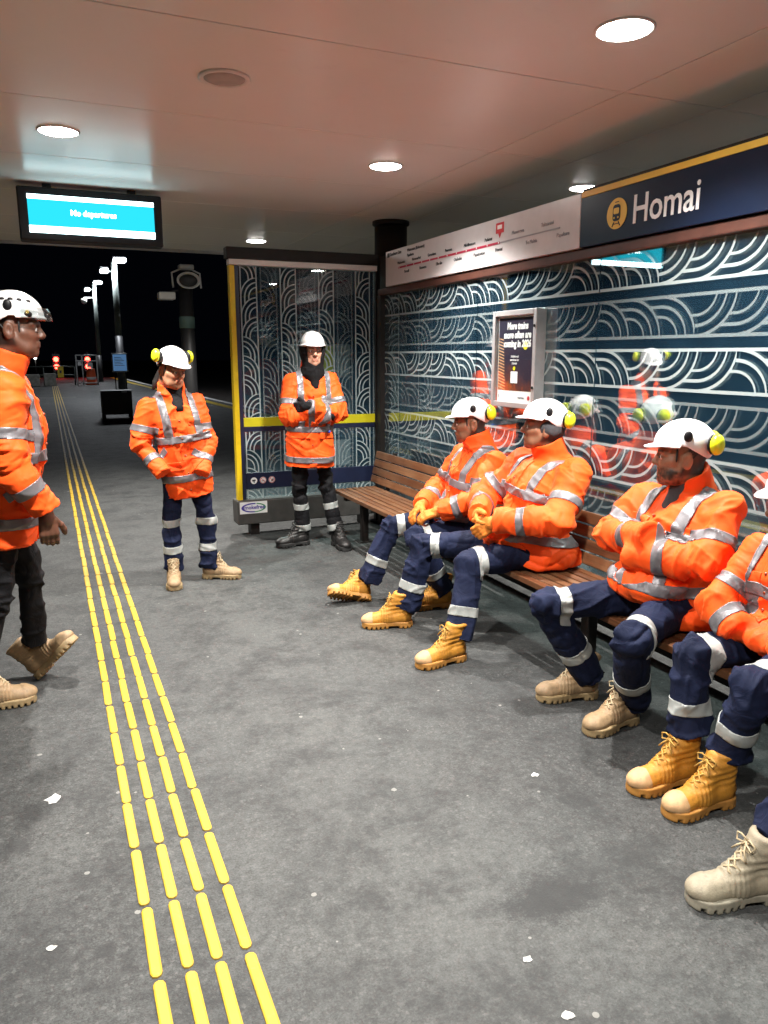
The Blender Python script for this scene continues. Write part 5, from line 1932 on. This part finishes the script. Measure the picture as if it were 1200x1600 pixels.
        gN = normals(gV, gQ)
        gV = gV + gN * (0.005 * ridge(gV * 13, seed + 50))[:, None]
        link('hood', np_mesh('hood', gV, gQ), 'blackknit', t)
    if p.get('liner'):
        G = Field(*(lambda a: (a.min(0) - 0.16, a.max(0) + 0.16))(np.array([neck, neck + up * 0.05])), 0.006)
        G.cap(neck - up * 0.02, neck + cdir * (ch - 0.03), 0.074, 0.071, 0.0, cut=1.0)
        G.cap(neck - up * 0.10 + dep * 0.075, neck + dep * 0.02, 0.05, 0.06, 0.03)
        gV, gQ = G.mesh(1)
        link('shirt_collar', np_mesh('shirt_collar', gV, gQ), p['liner'], t)
    if p.get('beanie'):
        G = Field(head - 0.15, head + 0.15, 0.005)
        G.ell(hl((0, -0.030, 0.005)), (0.086, 0.088, 0.075), 0.0, 'add', HR)
        G.ell(hl((0, -0.035, -0.015)), (0.088, 0.070, 0.060), 0.02, 'add', HR)
        gV, gQ = G.mesh(1)
        link('ear_warmer', np_mesh('ear_warmer', gV, gQ), 'greyknit', t)
    if p.get('ponytail'):
        tube('hair', [hl((0, -0.10, -0.02)), hl((0.0, -0.125, -0.06)), hl((0.03, -0.13, -0.12)), hl((0.05, -0.125, -0.17))], [0.03, 0.032, 0.026, 0.008], 'hair', t, 12)
    for q, r, m_, nm in p.get('extras', []):
        link(nm, ell_me(nm, L(q), r, 12, 8), m_, t)
    return t


FW = (-1, 0)
PEOPLE = [
    # P1 walking in from the left
    dict(base=(-0.22, 3.75), seed=1, label='worker walking in at the left edge, vented white helmet and beige boots',
         face=(1, -0.05), look=(1, -0.12), pitch=-0.05, head=(-0.115, 3.72, 1.715), neck=(-0.175, 3.73, 1.545), pelvis=(-0.22, 3.75, 0.98),
         shR=(-0.17, 3.545, 1.455), shL=(-0.17, 3.915, 1.455), elR=(-0.185, 3.50, 1.17), elL=(-0.26, 3.96, 1.17), wrR=(-0.055, 3.52, 0.945), wrL=(-0.24, 3.98, 0.92),
         hem=0.20, bands=(-0.09, 0.20), hipR=(-0.22, 3.68, 0.92), hipL=(-0.21, 3.82, 0.92), knR=(-0.29, 3.68, 0.52), knL=(-0.155, 3.90, 0.54),
         anR=(-0.42, 3.70, 0.13), anL=(-0.165, 3.95, 0.20), footR=((-0.42, 3.70, 0), (1, 0.12, 0)), footL=((-0.125, 3.975, 0.03), (0.62, -0.30, 0.72), (-0.55, 0.25, 0.8)),
         boots='beige', cloth='blackcloth', legs=0.82, legbands=(), skin='dark', helmet='vented', bulk=1.02,
         hands={'R': dict(d=(0.05, 0.0, -1), side=(1, 0.1, 0), pal=(0, 1, 0), curl=0.45)}),
    # P2 standing, hands in pockets
    dict(base=(0.84, 5.42), seed=2, label='standing worker with hands in jacket pockets, looking down, near the guide bars',
         face=(0.12, -1), look=(0.42, -0.9), pitch=-0.20, roll=0.05, head=(0.775, 5.37, 1.505), neck=(0.775, 5.42, 1.345), pelvis=(0.83, 5.42, 0.84),
         shR=(0.605, 5.42, 1.265), shL=(0.945, 5.46, 1.265), elR=(0.535, 5.40, 1.01), elL=(1.0, 5.40, 1.0), wrR=(0.66, 5.25, 0.815), wrL=(0.915, 5.27, 0.80),
         hem=0.215, bands=(-0.07, 0.20), flare=0.004, hipR=(0.76, 5.43, 0.80), hipL=(0.905, 5.43, 0.80), knR=(0.715, 5.40, 0.45), knL=(0.965, 5.40, 0.45),
         anR=(0.72, 5.43, 0.085), anL=(0.965, 5.42, 0.085), footR=((0.715, 5.42, 0), (-0.12, -1, 0)), footL=((0.965, 5.42, 0), (0.9, -0.42, 0)),
         boots='beige', skin='mid', muffs='side', open=0.55, liner='blackcloth', bulk=0.90, sleeve=(0.072, 0.066, 0.057), legs=0.86, legbands=((2, 0.02), (2, 0.55)), ponytail=True, bootscale=0.94),
    # P3 arms crossed by the end panel
    dict(base=(1.98, 6.04), seed=3, label='worker standing with folded arms and black hood before the glass end panel',
         face=(-0.05, -1), look=(-0.12, -1), pitch=-0.03, head=(1.98, 5.98, 1.635), neck=(1.98, 6.03, 1.475), pelvis=(1.965, 6.05, 0.95),
         shR=(1.82, 6.03, 1.385), shL=(2.14, 6.03, 1.385), elR=(1.765, 5.95, 1.12), elL=(2.185, 5.95, 1.12), wrR=(2.07, 5.86, 1.115), wrL=(1.885, 5.825, 1.20),
         hem=0.255, bands=(-0.19, 0.065), flare=0.026, hipR=(1.89, 6.05, 0.88), hipL=(2.05, 6.05, 0.88), knR=(1.87, 6.06, 0.50), knL=(2.10, 6.02, 0.50),
         anR=(1.90, 6.10, 0.12), anL=(2.16, 5.97, 0.12), footR=((1.905, 6.10, 0), (-0.95, -0.12, 0)), footL=((2.165, 5.97, 0), (0.02, -1, 0)),
         boots='black', cloth='blackcloth', skin='light', helmet='brim', hood=True, strap=False, beard=0.25, open=0.8, legbands=((2, 0.40), (2, 0.88)), noplacket=False,
         legs=0.84, sleeve=(0.080, 0.074, 0.062), pockets=((0.02, 0.07, 0.03),),
         hands={'R': dict(d=(0.8, 0.62, 0.0), side=(0, 0, 1), pal=(0, 1, 0), curl=0.3, glove='blackcloth'), 'L': dict(d=(-0.72, 0.68, -0.1), side=(0, 0, 1), pal=(0, 1, 0), curl=0.3, glove='blackcloth')},
         extras=[((2.075, 5.885, 0.985), (0.016, 0.008, 0.012), 'blueclip', 'tag')]),
    # P4 far seated
    dict(base=(2.40, 4.2), seed=4, label='farthest seated worker, tan boot stretched out with its sole showing',
         face=(-1, 0.12), look=(-0.90, 0.42), pitch=-0.06, head=(2.42, 4.18, 1.185), neck=(2.47, 4.15, 1.035), pelvis=(2.42, 4.2, 0.56),
         shR=(2.46, 4.345, 0.955), shL=(2.47, 3.965, 0.955), elR=(2.35, 4.47, 0.73), elL=(2.33, 3.93, 0.73), wrR=(2.13, 4.265, 0.665), wrL=(2.16, 4.06, 0.66),
         hem=0.06, bands=(0.03, 0.24), hipR=(2.38, 4.30, 0.535), hipL=(2.38, 4.10, 0.535), knR=(1.985, 4.44, 0.50), knL=(2.02, 4.12, 0.49),
         anR=(1.83, 4.45, 0.135), anL=(2.24, 4.16, 0.11), footR=((1.795, 4.46, 0.0), (-1, 0.05, 0.30), (0.3, 0.75, 1)), footL=((2.24, 4.16, 0), (-1, 0.1, 0)),
         boots='tan', skin='brown', muffs='back', bulk=0.98, sleeve=(0.077, 0.070, 0.058), seat=0.462, lumps=[((2.29, 4.2, 0.61), (0.11, 0.16, 0.075))],
         hands={'R': dict(d=(-0.75, -0.35, -0.4), side=(-0.2, -0.8, 0.2), pal=(0, 0, -1), curl=0.4, glove='glove'), 'L': dict(d=(-0.8, 0.35, -0.25), side=(0, 0.8, 0.2), pal=(0, 0, -1), curl=0.4, glove='glove')}),
    # P5 middle seated, large
    dict(base=(2.42, 3.5), seed=5, label='broad seated worker with grey ear warmer and clasped orange gloves, tan boots',
         face=(-1, 0.18), look=(-0.86, 0.50), pitch=0.10, head=(2.455, 3.45, 1.215), neck=(2.505, 3.44, 1.06), pelvis=(2.44, 3.48, 0.56),
         shR=(2.49, 3.675, 0.975), shL=(2.50, 3.215, 0.985), elR=(2.30, 3.80, 0.78), elL=(2.33, 3.12, 0.77), wrR=(2.12, 3.545, 0.745), wrL=(2.125, 3.375, 0.735),
         hem=0.08, bands=(0.07, 0.29), hipR=(2.36, 3.60, 0.535), hipL=(2.36, 3.39, 0.535), knR=(1.955, 3.90, 0.50), knL=(2.00, 3.44, 0.50),
         anR=(1.865, 3.93, 0.105), anL=(1.90, 3.35, 0.105), footR=((1.845, 3.935, 0), (-0.95, 0.3, 0)), footL=((1.885, 3.35, 0), (-0.99, -0.12, 0)),
         boots='tan', skin='brown', muffs='back', bulk=1.15, legs=1.04, beanie=True, strap=False, collar=0.095, flare=0.02,
         seat=0.462, lumps=[((2.27, 3.5, 0.63), (0.13, 0.20, 0.085)), ((2.46, 3.34, 0.50), (0.19, 0.13, 0.13))], sleeve=(0.087, 0.077, 0.062),
         hands={'R': dict(d=(-0.5, -0.7, -0.35), side=(-0.3, -0.2, 1), pal=(0.6, -0.4, 0), curl=0.55, glove='glove'), 'L': dict(d=(-0.65, 0.45, -0.55), side=(-0.2, 0.3, 0.9), pal=(0.6, 0.4, -0.2), curl=0.55, glove='glove')}),
    # P6 arms folded
    dict(base=(2.42, 2.46), seed=6, label='bearded seated worker with folded arms and large yellow ear cup, beige boots',
         face=(-1, 0.05), look=(-0.76, 0.64), pitch=-0.02, head=(2.455, 2.44, 1.18), neck=(2.51, 2.43, 1.045), pelvis=(2.45, 2.45, 0.57),
         shR=(2.47, 2.64, 0.965), shL=(2.51, 2.245, 0.975), elR=(2.31, 2.70, 0.785), elL=(2.37, 2.175, 0.785), wrR=(2.245, 2.37, 0.865), wrL=(2.21, 2.47, 0.765),
         hem=0.05, bands=(0.055, 0.27), hipR=(2.40, 2.56, 0.54), hipL=(2.40, 2.36, 0.54), knR=(1.97, 2.69, 0.50), knL=(2.03, 2.21, 0.50),
         anR=(2.24, 2.70, 0.11), anL=(2.26, 2.42, 0.11), footR=((2.24, 2.71, 0), (-0.97, 0.22, 0)), footL=((2.24, 2.43, 0), (-1, -0.15, 0)),
         boots='beige', skin='mid', muffs='back', beard=0.95, bulk=1.02, legs=1.0, open=0.6, liner='greyknit', sleeve=(0.080, 0.073, 0.060),
         seat=0.462, lumps=[((2.30, 2.45, 0.63), (0.11, 0.19, 0.09)), ((2.48, 2.3, 0.50), (0.17, 0.11, 0.10))]),
    # P7 at the right edge
    dict(base=(2.50, 1.86), seed=7, label='seated worker cut by the right edge, laced honey boots side by side',
         face=(-1, 0.08), look=(-0.85, 0.4), pitch=-0.1, head=(2.455, 1.865, 1.075), neck=(2.49, 1.845, 0.945), pelvis=(2.52, 1.86, 0.54),
         shR=(2.45, 2.01, 0.865), shL=(2.45, 1.68, 0.865), elR=(2.28, 2.04, 0.66), elL=(2.27, 1.60, 0.66), wrR=(2.27, 1.91, 0.595), wrL=(2.27, 1.74, 0.595),
         hem=0.04, bands=(0.07, 0.22), hipR=(2.50, 1.95, 0.53), hipL=(2.50, 1.77, 0.53), knR=(2.12, 1.985, 0.49), knL=(2.13, 1.715, 0.49),
         anR=(2.115, 1.965, 0.20), anL=(2.14, 1.80, 0.20), footR=((2.11, 1.965, 0), (-1, 0.03, 0)), footL=((2.12, 1.80, 0), (-1, 0.0, 0)),
         boots='tan', skin='brown', muffs='back', bulk=0.98, sleeve=(0.078, 0.072, 0.058), seat=0.462, lumps=[((2.35, 1.84, 0.59), (0.11, 0.16, 0.07))]),
    # P8 only leg and boot in view
    dict(base=(2.48, 1.22), seed=8, label='nearest worker, only a navy leg and pale laced boot at the lower right',
         face=(-1, 0.1), look=(-1, 0.1), head=(2.52, 1.2, 1.16), neck=(2.56, 1.2, 1.03), pelvis=(2.56, 1.2, 0.55),
         shR=(2.54, 1.40, 0.95), shL=(2.54, 1.0, 0.95), elR=(2.42, 1.40, 0.72), elL=(2.40, 0.96, 0.72), wrR=(2.24, 1.30, 0.64), wrL=(2.22, 1.10, 0.64),
         hem=0.05, bands=(0.07, 0.27), hipR=(2.48, 1.28, 0.53), hipL=(2.48, 1.10, 0.53), knR=(2.06, 1.36, 0.49), knL=(2.08, 1.02, 0.49),
         anR=(1.885, 1.385, 0.18), anL=(2.0, 1.0, 0.15), footR=((1.86, 1.385, 0), (-0.96, 0.24, 0)), footL=((1.99, 1.0, 0), (-1, 0.05, 0)),
         boots='stone', skin='brown', muffs='back', legbands=((1, 0.84), (2, 0.40))),
]
for q in PEOPLE:
    person(q)
